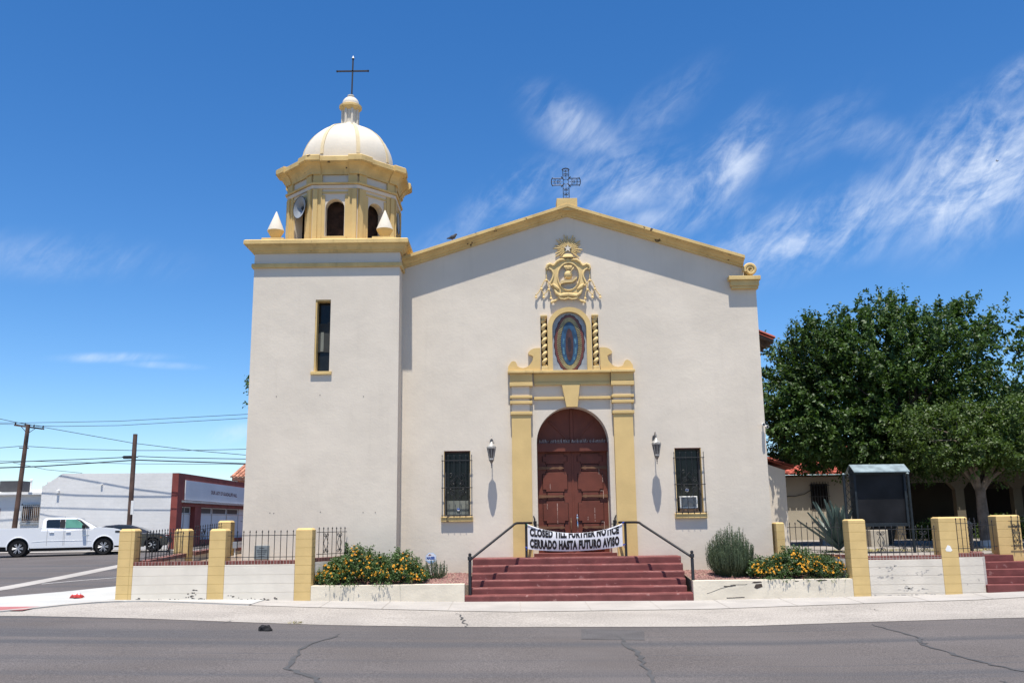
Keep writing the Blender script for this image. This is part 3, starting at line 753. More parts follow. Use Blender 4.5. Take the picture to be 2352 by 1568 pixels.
# pinnacles at the four corners of the tower
for (x, y) in ((-6.40, YT + .37), (-3.43, YT + .37), (-6.40, tower_y1 - .37), (-3.43, tower_y1 - .37)):
    pb = MB().box(x - .30, x + .30, y - .30, y + .30, 9.14, 9.30, .01); pn = pb.build('pinnacle', 'yellow_worn', church)
    MB().lathe([(.11, 9.29), (.10, 9.36), (.13, 9.40), (.215, 9.55), (.225, 9.575)], (x, y, 0), 24).build('pinnacle_base', 'yellow', pn, smooth=True)
    MB().lathe([(.225, 9.575), (.222, 9.60), (.012, 10.13), (.002, 10.14)], (x, y, 0), 24).build('pinnacle_cone', 'stucco_dome', pn, smooth=True)

# ------------------------------------------------------------------ portal
PY = YF                                    # wall face
portal = MB()                               # pilasters, stacked blocks and bands
port = None
b = MB()
for x0, x1 in ((-.035, .475), (2.655, 3.165)):
    pass
def pil(x0, x1, side):
    p = MB().box(x0, x1, PY - .14, PY + .01, .5, 4.50, .006).build('pilaster', 'yellow', church)
    w = MB(); w.box(x0 + .01, x1 - .03, PY - .12, PY + .01, 4.585, 5.30); w.build('pilaster_block', 'stucco', p)
    c = MB()
    c.box(x0 - .03, x1 + .04, PY - .17, PY + .01, 4.50, 4.585, .012); c.box(x0 - .04, x1 + .045, PY - .18, PY + .01, 4.785, 4.865, .012); c.box(x0 - .04, x1 + .045, PY - .18, PY + .01, 4.935, 5.01, .012)
    build_each(c, 'band', 'yellow', p)
    c = MB(); c.box(x0 - .035, x1 + .05, PY - .15, PY + .01, 5.302, 5.598); c.box(x0 - .045, x1 + .06, PY - .19, PY + .01, 5.255, 5.36, .012)
    build_each(c, 'capital_block', 'yellow', p)
    return p
pil(-.035, .475, -1); pil(2.655, 3.165, 1)
b = MB()
b.box(.575, 2.60, PY - .06, PY + .01, 5.33, 5.60)
b.box(.575, 2.60, PY - .09, PY + .01, 5.285, 5.36, .01)
b.box(.565, 1.40, PY - .08, PY + .01, 4.905, 4.98, .01); b.box(1.73, 2.60, PY - .08, PY + .01, 4.905, 4.98, .01)
build_each(b, 'frieze', 'yellow', church)
MB().prism([[(1.31, 5.29), (1.785, 5.29), (1.715, 4.70), (1.42, 4.70)]], PY - .115, PY + .01).build('keystone', 'yellow', church)
b = MB(); b.box(-.125, .56, PY - .24, PY + .02, 5.60, 5.675, .012); b.box(.56, 2.62, PY - .21, PY + .02, 5.599, 5.67, .012); b.box(2.62, 3.255, PY - .24, PY + .02, 5.60, 5.675, .012)
b.build('entablature_shelf', 'yellow_worn', church)
# pediment with open scrolls on both sides of the niche
def z8(x, y): 
    p = at((1240 + x / 4.9) / 1.0884, (740 + y / 4.9) / 1.0884, PY - .12); return (p.x, p.z)
half = [(148, 915), (148, 862), (165, 835), (185, 805), (214, 792), (240, 803), (254, 828), (262, 856), (292, 872), (330, 880), (372, 870), (404, 848), (432, 812), (448, 785), (455, 735), (430, 722), (402, 712), (393, 695), (402, 678), (428, 655), (460, 640), (500, 634), (545, 634), (545, 915)]
lp = [z8(*p) for p in half]; lp = [(x, max(z, 5.66)) for x, z in lp]
b = MB(); b.prism([lp], PY - .11, PY + .01); b.prism([[(2 * 1.553 - x, z) for x, z in lp]], PY - .11, PY + .01)
build_each(b, 'pediment_scrolls', 'yellow', church)
NX = 1.545
b = MB()
ou = [(NX - .59, 5.66), (NX - .59, 6.815)] + arc(NX, 6.815, .59, 180, 0, 28) + [(NX + .59, 5.66), (NX + .46, 5.66)] + arc(NX, 6.815, .46, 0, 180, 28) + [(NX - .46, 5.66)]
b.prism([ou], PY - .13, PY + .01); niche = b.build('niche_frame', 'yellow', church)
for cx_ in (.868, 2.245):
    p = MB()
    hel = [(cx_ + .026 * math.cos(i * .5), PY - .03 + .026 * math.sin(i * .5), 5.80 + 1.27 * i / 84) for i in range(85)]
    p.tube(hel, .052, 12)
    co = p.build('twisted_column', 'yellow_relief', church, smooth=True)
    q = MB(); q.box(cx_ - .09, cx_ + .09, PY - .14, PY + .1, 5.676, 5.715, .005); q.box(cx_ - .085, cx_ + .085, PY - .12, PY + .08, 5.716, 5.80, .012)
    q.lathe([(.06, 7.04), (.05, 7.08), (.085, 7.15)], (cx_, PY - .03, 0), 12); q.box(cx_ - .09, cx_ + .09, PY - .13, PY + .08, 7.15, 7.195, .008)
    build_each(q, 'column_moulding', 'yellow_relief', co)
# tiled panel in the niche: oval bands of coloured tile, no figure
pan = MB().prism([[(NX - .46, 5.672), (NX + .46, 5.672)] + arc(NX, 6.815, .46, 0, 180, 24)], PY - .012, PY + .01).build('tile_panel', 'tile_pale', church)
ox, oz = NX + .0, 6.42
def oval(rx, rz, wob=0.0, n=72, dz=0.0, sq=1.0):
    return [(ox + rx * (1 + wob * math.sin(22 * 2 * PI * i / n)) * math.copysign(abs(math.cos(2 * PI * i / n)) ** sq, math.cos(2 * PI * i / n)),
             oz + dz + rz * (1 + wob * .5 * math.sin(22 * 2 * PI * i / n)) * math.copysign(abs(math.sin(2 * PI * i / n)) ** sq, math.sin(2 * PI * i / n))) for i in range(n)]
MB().prism([oval(.415, .80, .02, 176)], PY - .015, PY - .011).build('dark_border', 'glaze_dark', pan)
MB().prism([oval(.395, .78, .012, 176)], PY - .018, PY - .014).build('rust_band', 'glaze_rust', pan)
MB().prism([oval(.325, .70)], PY - .021, PY - .017).build('dark_oval', 'glaze_dark', pan)
b = MB()
for i in range(76):
    a = 2 * PI * i / 76; w = .30; 
    r0 = (.235, .60); r1 = (.335, .715)
    p0 = Vector((ox + r0[0] * math.cos(a), oz + r0[1] * math.sin(a))); p1 = Vector((ox + r1[0] * math.cos(a), oz + r1[1] * math.sin(a)))
    n_ = Vector((-(p1 - p0).y, (p1 - p0).x)).normalized() * .0085
    b.prism([[tuple(p0 - n_), tuple(p1 - n_ * 1.3), tuple(p1 + n_ * 1.3), tuple(p0 + n_)]], PY - .024, PY - .020)
b.build('gold_rays', 'glaze_gold', pan)
MB().prism([oval(.225, .585, .0)], PY - .027, PY - .023).build('blue_oval', 'glaze_blue', pan)
b = MB(); 
for s in (-1, 1):
    for (x0, z0, x1, z1, w) in ((.185, -.10, .175, -.28, .045), (.16, .14, .18, .0, .03), (.13, -.36, .14, -.44, .04)):
        b.prism([[(ox + s * (x0 - w), oz + z0 - .02), (ox + s * x0, oz + z0), (ox + s * (x1 + .01), oz + z1), (ox + s * (x1 - w), oz + z1 - .02)]], PY - .030, PY - .026)
build_each(b, 'light_blue_patch', 'glaze_sky', pan)
b = MB(); b.prism([oval(.105, .44, dz=-.03)], PY - .033, PY - .029)
b.build('brown_oval', 'glaze_brown', pan)
MB().prism([oval(.05, .20, dz=-.03)], PY - .037, PY - .033).build('dark_core', 'glaze_dark', pan)

# carved coat of arms above the niche
EY = PY - .06
def E(x, y, Y=EY): 
    return at((1320 + x / 7.127) / 1.0884, (570 + y / 7.127) / 1.0884, Y)
def e2(x, y): p = E(x, y); return (p.x, p.z)
mir = lambda pts: [(1432 - x, y) for x, y in reversed(pts)]
rt = [(716, 545), (770, 560), (800, 548), (860, 556), (915, 585), (960, 625), (985, 640), (1020, 622), (1065, 625), (1105, 655), (1122, 705), (1112, 745), (1085, 735), (1050, 712), (1010, 740), (985, 800), (990, 850), (1010, 910), (1035, 960), (1030, 1010), (1000, 1040), (975, 1090), (945, 1130), (930, 1180), (880, 1225), (800, 1240), (716, 1240)]
outl = [e2(*p) for p in rt + mir(rt)]
ell = [e2(722 + 190 * math.cos(a), 862 + 238 * math.sin(a)) for a in [2 * PI * i / 40 for i in range(40)]]
emb = MB(); emb.prism([outl, ell], PY - .07, PY + .01)
arms = emb.build('coat_of_arms', 'yellow_relief', church, bevel=.012)
b = MB()
b.tube([E(722 + 196 * math.cos(a), 862 + 244 * math.sin(a), PY - .075) for a in [2 * PI * i / 40 for i in range(40)]], .022, 8, closed=True)
for fx in (lambda x: x, lambda x: 1432 - x):
    b.tube([E(fx(x), y, PY - .08) for x, y in [(740, 575), (800, 560), (870, 570), (925, 605), (965, 660), (990, 665), (1040, 640), (1085, 660), (1105, 710), (1085, 740)]], [.012, .03, .038, .034, .026, .024, .03, .036, .03, .02], 8)
    b.tube([E(fx(x), y, PY - .075) for x, y in [(1060, 715), (1010, 745), (980, 810), (985, 870), (1012, 930), (1038, 985), (1020, 1020), (985, 1010), (985, 985)]], [.02, .026, .028, .028, .028, .03, .028, .022, .016], 8)
    b.tube([E(fx(x), y, PY - .085) for x, y in [(985, 1000), (950, 1040), (900, 1075), (870, 1085)]], [.03, .05, .035, .01], 8)
    b.tube([E(fx(x), y, PY - .08) for x, y in [(960, 1100), (930, 1160), (860, 1205), (780, 1190), (716, 1185)]], [.03, .045, .05, .055, .055], 8)
    b.tube([E(fx(x), y, PY - .09) for x, y in [(716, 1240), (780, 1265), (850, 1255), (890, 1225), (870, 1215)]], [.03, .028, .03, .022, .012], 8)
    b.tube([E(fx(x), y, PY - .06) for x, y in [(890, 1250), (940, 1290), (985, 1305), (1025, 1325)]], [.02, .03, .034, .03], 8)
b.build('scrollwork', 'yellow_relief', arms, smooth=True)
b = MB()                                               # heart with flames over a book
c = E(715, 832, PY - .03); hp = [(.0, -.125), (.06, -.11), (.1, -.06), (.113, 0), (.1, .055), (.065, .095), (.0, .115)]
b.lathe([(r * 1.0, z) for r, z in hp], (c.x, c.y, c.z), 20, f=lambda x, y, z: (x, c.y + (y - c.y) * .8, z))
for i in range(7): 
    a = (i - 3) / 3; b.tube([E(712 + a * 25, 745, PY - .06), E(712 + a * 60, 690, PY - .08), E(712 + a * 72, 660 - 6 * (1 - abs(a)), PY - .07)], [.02, .026, .008], 6)
b.tube([E(650, 905, PY - .08), E(700, 850, PY - .10), E(775, 755, PY - .10), E(815, 705, PY - .08)], [.008, .008, .01, .028], 6)
b.prism([[e2(578, 950), e2(640, 942), e2(785, 940), e2(868, 868), e2(872, 905), e2(795, 972), e2(640, 985), e2(580, 1010)]], PY - .14, PY)
b.build('heart_and_book', 'yellow_relief', arms, smooth=True)
b = MB()                                               # sunburst with short and long rays
for i in range(30):
    a = 2 * PI * i / 30 + .05; long_ = 262 if i % 3 == 0 else (235 if i % 3 == 1 else 190)
    if -1.95 > 0: pass
    c0 = (708, 368); p0 = Vector((c0[0] + 55 * math.cos(a), c0[1] + 55 * math.sin(a))); p1 = Vector((c0[0] + long_ * math.cos(a), c0[1] + long_ * math.sin(a) * .98))
    if math.sin(a) > .72: continue
    b.tube([E(p0.x, p0.y, PY - .03), E((p0.x + p1.x) / 2, (p0.y + p1.y) / 2, PY - .035), E(p1.x, p1.y, PY - .02)], [.012, .019, .014], 6)
b.build('sunburst', 'yellow_relief', arms, smooth=True)
st = []
for i in range(10):
    a = -PI / 2 + i * PI / 5; r = 72 if i % 2 == 0 else 28; st.append(e2(708 + r * math.cos(a), 365 + r * math.sin(a)))
MB().prism([st], PY - .075, PY - .02).build('star', 'stucco_dome', arms)
b = MB()
c = E(708, 530, PY)
b.lathe([(.225, 0), (.23, .02), (.15, .045), (.14, .085), (.10, .115), (.02, .125)], (c.x, PY - .0, c.z - .02), 20, f=lambda x, y, z: (x, PY - .01 + (y - PY) * .55, z))
b.build('hat', 'yellow_relief', arms, smooth=True)
b = MB()                                               # tasselled cords
for fx in (lambda x: x, lambda x: 1428 - x):
    segs = [[(1095, 735), (1100, 800), (1100, 900)], [(1100, 900), (1150, 960), (1190, 1050)], [(1100, 900), (1065, 970), (1060, 1070)], [(1190, 1070), (1230, 1130), (1285, 1200)], [(1190, 1070), (1170, 1130), (1150, 1190)],
            [(1060, 1085), (1095, 1130), (1145, 1180)], [(1055, 1085), (1030, 1150), (1020, 1215)]]
    for s in segs: b.tube([E(fx(x), y, PY - .05) for x, y in s], .013, 6)
    for (x, y) in ((1100, 905), (1190, 1055), (1060, 1070), (1285, 1205), (1148, 1205), (1018, 1225)):
        p = E(fx(x), y, PY - .055)
        b.lathe([(.006, .035), (.024, .025), (.02, .008), (.014, 0), (.030, -.02), (.036, -.055), (.02, -.062)], p, 10)
b.build('tassels', 'yellow_relief', arms, smooth=True)

# ------------------------------------------------------------------ the great door
DY = PY + .44
b = MB()
ty = [(.60, 3.55)] + [(2.54, 3.55)] + [(2.54, 3.77)] + arc(1.57, 3.77, .97, 0, 180, 24)
b.prism([ty], DY + .02, DY + .1); tym = b.build('tympanum', 'door_paint', church)
b = MB(); b.box(1.53, 1.61, DY - .02, DY + .02, 3.75, 4.72, .01)
for a in (45, 135): b.tube([(1.57 + .15 * math.cos(math.radians(a)), DY + .01, 3.78 + .15 * math.sin(math.radians(a))), (1.57 + .85 * math.cos(math.radians(a)), DY + .01, 3.78 + .85 * math.sin(math.radians(a)))], .03, 4)
build_each(b, 'tympanum_rib', 'door_paint', tym)
b = MB(); b.box(.60, 2.54, PY + .285, DY + .02, 3.55, 3.785, .015); trn = b.build('transom', 'door_paint', church)
b = MB()
for i in range(64):
    x = .70 + 1.74 * i / 63 + random.uniform(-.006, .006)
    if i in (9, 10, 30, 47, 48): continue
    b.tube([(x, PY + .30 + .04 * (i % 3), 3.78), (x + random.uniform(-.02, .02), PY + .28 + .04 * (i % 3), 3.78 + random.uniform(.06, .11))], .003, 4)
b.build('bird_spikes', 'white_paint', trn)
def leaf_door(x0, x1, hinge_left):
    d = MB().box(x0, x1, DY, DY + .06, .93, 3.55, .004).build('door_leaf', 'door_paint', church)
    mid = (x0 + x1) / 2; w = (x1 - x0)
    def cross_panel(zc, b, bd):
        # stepped-corner raised panels above and below each strap hinge
        for (za, zb) in ((zc + .105, zc + .58), ):
            s = .09; xl = x0 + .12; xr = x1 - .13
            o = [(xl + s, za - .0), (xl + s, za + .0)]
        return
    b = MB(); g = MB()
    for (z0, z1) in ((.98, 1.44), (1.69, 2.26), (2.51, 3.02), (3.24, 3.50)):
        xl, xr, s = x0 + .135, x1 - .135, .085
        o = [(xl + s, z0), (xr - s, z0), (xr - s, z0 + s * .7), (xr, z0 + s * .7), (xr, z1 - s * .7), (xr - s, z1 - s * .7), (xr - s, z1), (xl + s, z1), (xl + s, z1 - s * .7), (xl, z1 - s * .7), (xl, z0 + s * .7), (xl + s, z0 + s * .7)]
        g.prism([[(mid + (x - mid) * 1.05, (z0 + z1) / 2 + (z - (z0 + z1) / 2) * 1.075) for x, z in o]], DY - .003, DY + .01)
        b.prism([o], DY - .028, DY + .01)
    for (z0, z1) in ((1.455, 1.68), (2.27, 2.50), (3.03, 3.23)):
        g.box(x0 + .23, x1 - .23, DY - .0035, DY + .01, z0, z1)
        b.box(x0 + .25, x1 - .25, DY - .02, DY + .01, z0 + .015, z1 - .015, .006)
    build_each(g, 'panel_groove', 'door_groove', d); build_each(b, 'raised_panel', 'door_paint', d, bevel=.006)
    for z in (1.575, 2.385, 3.13):
        s = 1 if hinge_left else -1; xb = x0 + .03 if hinge_left else x1 - .03
        h = MB(); h.prism([[(xb, z - .045), (xb + s * .05, z - .04), (xb + s * .52, z - .022), (xb + s * .56, z - .045), (xb + s * .60, z - .035), (xb + s * .68, z), (xb + s * .60, z + .035), (xb + s * .56, z + .045), (xb + s * .52, z + .022), (xb + s * .05, z + .04), (xb, z + .045), (xb - s * .02, z)]], DY - .042, DY - .02)
        h.build('strap_hinge', 'hinge', d)
    c = MB(); random.seed(int(x0 * 100))
    for (fx, z0, z1) in (((.34, 1.68, 2.23), (.16, 2.05, 2.2), (.22, 2.56, 2.72), (.30, 1.0, 1.35)) if hinge_left else ((.40, 1.72, 2.1), (.60, 1.75, 1.85), (.55, 1.0, 1.5), (.15, 2.75, 2.95), (.25, 2.95, 3.1))):
        x = x0 + fx * w * 1.6 if hinge_left else x1 - fx * w
        for k in range(5):
            za = z0 + (z1 - z0) * k / 5; c.box(x + random.uniform(-.004, .004), x + .008 + random.uniform(0, .005), DY - .0305, DY - .029, za, za + (z1 - z0) / 5 * random.uniform(.6, 1))
    if not hinge_left:
        for z in (1.62, 2.43):
            c.box(x1 - .20, x1 - .12, DY - .0305, DY - .029, z + .085, z + .097); c.box(x1 - .132, x1 - .12, DY - .0435, DY - .0425, z - .12, z + .085)
    c.build('chipped_paint', 'chip', d)
    return d
dl = leaf_door(.64, 1.562, True); dr = leaf_door(1.574, 2.50, False)
MB().box(1.548, 1.60, DY - .015, DY + .01, .95, 3.54, .008).build('astragal', 'door_paint', dl)
b = MB()
hx = 1.665
b.box(hx - .022, hx + .022, DY - .05, DY - .02, 1.78, 1.86, .008); b.lathe([(.025, 0), (.035, .02), (.02, .05)], (hx, DY - .05, 1.86), 10)
b.tube([(hx, DY - .04, 1.76), (hx, DY - .10, 1.72), (hx + .005, DY - .11, 1.60), (hx, DY - .09, 1.47), (hx, DY - .04, 1.43)], [.02, .02, .026, .02, .018], 10)
b.tube([(hx, DY - .04, 1.43), (hx + .005, DY - .05, 1.36), (hx, DY - .04, 1.31)], [.012, .02, .006], 8); b.box(hx - .025, hx + .025, DY - .04, DY - .02, 1.40, 1.46, .008)
b.build('door_handle', 'chrome', dr, smooth=True)
b = MB(); hx = 1.50
b.box(hx - .02, hx + .02, DY - .045, DY - .02, 1.42, 1.82, .008); b.tube([(hx, DY - .04, 1.74), (hx, DY - .09, 1.70), (hx, DY - .09, 1.52), (hx, DY - .04, 1.46)], .014, 8); b.tube([(hx, DY - .04, 1.40), (hx, DY - .05, 1.3)], .01, 6)
b.build('door_handle', 'hinge', dl, smooth=True)
b = MB(); b.box(.5, 2.64, PY - .02, DY + .10, .55, .93, .006); b.build('threshold', 'red_paint', church)
b = MB()
for x, s in ((.55, 1), (2.59, -1)):
    b = MB(); b.tube([(x - s * .02, PY - .04, 1.45), (x - s * .02, PY - .04, 1.80), (x - s * .05, PY - .05, 1.88)], [.02, .022, .012], 8); b.tube([(x, PY - .04, 1.66), (x + s * .08, PY - .03, 1.655)], .01, 6); b.box(x - .03, x + .03, PY - .03, PY + .01, 1.5, 1.75); b.build('door_hook', 'iron', church)
#b.build('door_hook', 'iron', church)

# ------------------------------------------------------------------ barred windows
def barred_window(x0, x1, z0, z1, reveal_left):
    f = MB()
    f.box(x0, x0 + .045, PY + .16, PY + .30, z0, z1); f.box(x1 - .045, x1, PY + .16, PY + .30, z0, z1); f.box(x0 + .045, x1 - .045, PY + .16, PY + .30, z1 - .05, z1); f.box(x0 + .045, x1 - .045, PY + .16, PY + .30, z0, z0 + .04)
    w = f.build('window', 'ac_grey', church)
    r = MB()
    r.box(x0 + .001, x0 + .012, PY + .005, PY + .16, z0, z1 - .001); r.box(x1 - .012, x1 - .001, PY + .005, PY + .16, z0, z1 - .001)
    build_each(r, 'yellow_reveal', 'yellow_worn', w)
    MB().box(x0 + .012, x1 - .012, PY + .005, PY + .16, z1 - .012, z1 - .001).build('red_lintel', 'hall_red', w)
    MB().box(x0 - .02, x1 + .02, PY + .28, PY + .29, z0 - .02, z1 + .02).build('window_pane', 'dark_glass', w)
    s = MB().box(x0 - .065, x1 + .065, PY - .085, PY + .28, z0 - .14, z0 - .005, .014).build('window_sill', 'yellow_worn', w)
    g = MB(); YG = PY - .11; xa, xb = x0 - .035, x1 + .035
    zt = z1 - .26; zm = z0 + .73
    for z in (zt, zm, z0 + .02):
        for (p, q) in (((xa - .02, YG), (xb + .02, YG)), ((xa, YG), (xa, PY + .02)), ((xb, YG), (xb, PY + .02))):
            g.tube([(p[0], p[1], z), (q[0], q[1], z)], .010, 6)
    for i in range(6):
        x = xa + (xb - xa) * i / 5
        bottom = [(x, YG, zt + .10), (x, YG, z0 + .35), (x, YG - .01, z0 + .10), (x, YG - .03, z0 + .03), (x, YG - .01, z0 - .02), (x, YG + .04, z0 + .0)] if 0 < i < 5 else [(x, YG, zt + .12), (x, YG, z0 - .03)]
        g.tube(bottom, .008, 6)
        g.lathe([(.002, 0), (.014, .02), (.002, .06)], (x, YG, zt + .10), 6)
    xm = (x0 + x1) / 2
    for s_ in (-1, 1):
        g.tube([(xm + s_ * .02 + dx * s_, YG - .012, zm + dz) for dx, dz in spiral(.10, .14, .08, .015, PI, 1.3, 22)], .007, 5)
        g.tube([(xm + s_ * .02 + dx * s_, YG - .012, zm + dz) for dx, dz in spiral(.10, -.14, .08, .015, PI, -1.3, 22)], .007, 5)
        g.tube([(xm + s_ * dx, YG - .012, zm + dz) for dx, dz in spiral(.15, .33, .06, .012, -PI / 2, 1.2, 20)], .006, 5)
        g.tube([(xm, YG - .012, zm + .32), (xm + s_ * .10, YG - .012, zm + .2), (xm + s_ * .22, YG - .012, zm + .03), (xm + s_ * .10, YG - .012, zm - .2), (xm, YG - .012, zm - .32)], .007, 5)
        for k in range(3): g.lathe([(.002, -.02), (.016, 0), (.002, .02)], (xm + s_ * (.09 + .07 * k), YG - .012, zm + (.10, -.04, -.13)[k]), 6)
    g.build('window_grille', 'iron', w)
    return w
wl = barred_window(-1.83, -1.13, 1.895, 3.585, True)
wr = barred_window(4.235, 4.935, 1.91, 3.59, False)
MB().box(-1.76, -1.20, PY + .255, PY + .275, 1.94, 2.30).build('window_blind', 'curtain', wl)
def sticker(x, z, par):
    MB().prism([arc(x, z, .045, 0, 360, 16)[:-1]], PY + .235, PY + .24).build('window_sticker', 'vinyl', par)
    MB().box(x - .04, x + .04, PY + .232, PY + .2345, z - .012, z + .018).build('sticker_stripe', 'sign_blue', par)
sticker(-1.46, 2.08, wl); sticker(4.56, 2.50, wr)
ac = empty('air_conditioner', (4.57, PY + .1, 2.0), 0, 'white window air conditioner set in the right barred window of the church', 'air conditioner')
b = MB(); b.box(4.34, 4.80, PY + .10, PY + .275, 2.03, 2.34, .015); b.build('casing', 'white_paint', ac)
b = MB()
for i in range(9): b.box(4.375, 4.765, PY + .085, PY + .099, 2.065 + i * .029, 2.083 + i * .029)
b.build('louvres', 'ac_grey', ac); MB().box(4.37, 4.77, PY + .094, PY + .0995, 2.06, 2.32).build('grille_back', 'alu', ac)
MB().box(4.33, 4.81, PY + .06, PY + .275, 1.915, 2.03, .005).build('support_board', 'old_wood', ac)

# the small dark dowels in the tower wall and wall vents
b = MB()
for px_, py_ in ((635, 910), (735, 907), (835, 910), (620, 1177), (629, 1178), (736, 1175), (834, 1176), (862, 1176)):
    p = at(px_, py_, YT); b.lathe([(.018, 0), (.018, .02)], (0, 0, 0), 8) if False else b.prism([arc(p.x, p.z, .011, 0, 360, 8)[:-1]], YT - .006, YT + .01)
build_each(b, 'wall_plug', 'iron_rusty', church)

# ------------------------------------------------------------------ crosses, lamps, loudspeakers, cameras
b = MB(); cx = TX + .11
b.tube([(cx, TY, 14.32), (cx + .015, TY, 15.48)], .028, 4); b.tube([(cx - .44, TY, 15.10), (cx + .46, TY, 15.10)], .028, 4)
for (x, d) in ((cx - .44, -1), (cx + .46, 1)): b.tube([(x, TY, 15.10), (x + d * .02, TY, 15.10), (x + d * .05, TY, 15.10)], [.03, .045, .004], 6)
b.tube([(cx + .015, TY, 15.48), (cx + .015, TY, 15.51)], [.03, .045], 6); 
cr = empty('cross', (cx, TY, 14.3), 0, 'plain black iron cross on top of the white dome lantern', 'cross')
b.build('cross_bars', 'iron', cr)
MB().lathe([(.04, 0), (.03, .03), (.003, .10)], (cx + .015, TY, 15.51), 8).build('finial', 'white_paint', cr)
# filigree cross on the gable
cr2 = empty('cross', (AX + .0, YF, 10.44), 0, 'openwork wrought iron cross on the pedestal at the gable peak', 'cross')
gx, gy, z0 = AX + .0, YF, 10.43
b = MB(); hw = .082; ht = 11.42; zc = 11.02
T = lambda pts, r=.010: b.tube([(gx + x, gy, z) for x, z in pts], r, 5)
for s in (-1, 1):
    T([(s * hw, z0), (s * hw, zc - .10), (s * .13, zc - .10)]); T([(s * hw, zc + .10), (s * hw, ht - .05)])
    T([(s * hw, zc + .10), (s * .39, zc + .10)], .014); T([(s * hw, zc - .10), (s * .39, zc - .10)], .014)
    T([(s * .37, zc + .125), (s * .40, zc + .06), (s * .405, zc), (s * .40, zc - .06), (s * .37, zc - .125)], .014)
    for k in (-1, 1): T([(s * .06, zc + k * .06), (s * .13, zc + k * .15)], .016)
    for xc in (.17, .30):
        for k in (-1, 1): T([(s * (xc + dx), zc + k * (.045 + dz)) for dx, dz in spiral(0, 0, .042, .008, -PI / 2, 1.1, 14)], .007)
    T([(s * .10, zc), (s * .40, zc)], .007); T([(s * .235, zc + .06), (s * .235, zc - .06)], .009)
    for zz in (10.52, 10.66, 10.80, 11.20, 11.33):
        T([(s * (.035 + dx), zz + dz) for dx, dz in spiral(0, 0, .040, .008, 0, 1.1, 14)], .007)
for zz in (10.50, 10.63, 10.77, 11.26): T([(-.06, zz), (.06, zz)], .010)
T([(0, z0), (0, zc - .1)], .006); T([(0, zc + .1), (0, ht - .04)], .006)
T([(-.105, ht - .05), (-.07, ht - .015), (0, ht), (.07, ht - .015), (.105, ht - .05)], .018)
T([(.075 * math.cos(a), zc + .075 * math.sin(a)) for a in [i * PI / 8 for i in range(17)]], .008)
b.build('filigree', 'iron', cr2)

def wall_lamp(x, z, label):
    """z = tip of the pendant"""
    r = empty('wall_lamp', (x, YF, z), 0, label, 'wall lamp', 'lanterns beside the church door')
    Y = YF - .35
    b = MB(); b.lathe([(.003, 0), (.012, .03), (.006, .06), (.018, .08), (.012, .11), (.045, .17), (.062, .20), (.062, .215)], (x, Y, z), 8); b.build('pendant', 'pewter', r, smooth=True)
    b = MB(); b.lathe([(.068, .215), (.07, .235), (.066, .245), (.066, .255)], (x, Y, z), 8); b.lathe([(.112, .50), (.125, .515), (.125, .545), (.11, .555)], (x, Y, z), 8)
    for k in range(8):
        a = 2 * PI * k / 8; b.tube([(x + .066 * math.cos(a), Y + .066 * math.sin(a), z + .25), (x + .112 * math.cos(a), Y + .112 * math.sin(a), z + .51)], .007, 4)
    b.build('cage', 'lamp_metal', r)
    MB().lathe([(.06, .25), (.106, .505)], (x, Y, z), 8).build('glass', 'lamp_glass', r)
    b = MB(); b.lathe([(.118, .556), (.10, .585), (.06, .625), (.052, .64), (.03, .66), (.012, .69)], (x, Y, z), 8); b.build('cap', 'lamp_metal', r, smooth=True)
    b = MB(); b.tube([(x, Y, z + .68), (x, Y, z + .76), (x, Y + .03, z + .82), (x, Y + .12, z + .84), (x, Y + .22, z + .78), (x, YF - .05, z + .72), (x, YF + .01, z + .70)], .013, 8)
    b.prism([arc(x, z + .70, .05, 0, 360, 12, .085)[:-1]], YF - .03, YF + .01); b.tube([(x + dx, YF - .09, z + .66 + dz) for dx, dz in spiral(.02, 0, .05, .012, 0, 1.3, 16)], .008, 6)
    b.build('bracket', 'pewter', r)
wall_lamp(-.57, 3.10, 'white and pewter carriage lantern on the wall left of the red church door')
wall_lamp(3.715, 3.15, 'white and pewter carriage lantern on the wall right of the red church door')

def loudspeaker(k, label, z, off):
    f = octf(k, AP); a = -PI / 2 + k * PI / 4; o = Vector((math.cos(a), math.sin(a), 0))
    p = Vector(f(off[0], off[1], z)); r = empty('loudspeaker', p, 0, label, 'loudspeaker', 'horn loudspeakers on the bell tower')
    q = o.to_track_quat('Z', 'Y').to_matrix().to_4x4(); mtx = Matrix.Translation(p) @ q @ Matrix.Diagonal((.88, .88, .88, 1))
    MB().lathe([(.06, -.08), (.07, .02), (.13, .12), (.24, .19), (.345, .22), (.355, .225), (.34, .215), (.235, .175), (.12, .10), (.055, .02)], (0, 0, 0), 28, cap=False).xf(mtx).build('horn_bell', 'horn_grey', r, smooth=True)
    MB().lathe([(.355, .215), (.365, .222), (.355, .232), (.345, .225)], (0, 0, 0), 28, cap=False).xf(mtx).build('rim', 'iron', r)
    MB().lathe([(.05, .0), (.055, .10), (.045, .13)], (0, 0, 0), 14).xf(mtx).build('driver', 'iron', r)
    MB().tube([mtx @ Vector((0, 0, -.05)), mtx @ Vector((0, 0, -.2)), mtx @ Vector((.0, .3, -.18))], .02, 6).build('mount', 'iron', r)
loudspeaker(7, 'grey horn loudspeaker in the left opening of the belfry', 10.36, (.16, .06))
loudspeaker(2, 'grey horn loudspeaker on the right side of the belfry, seen edge on', 10.25, (-.05, .12))

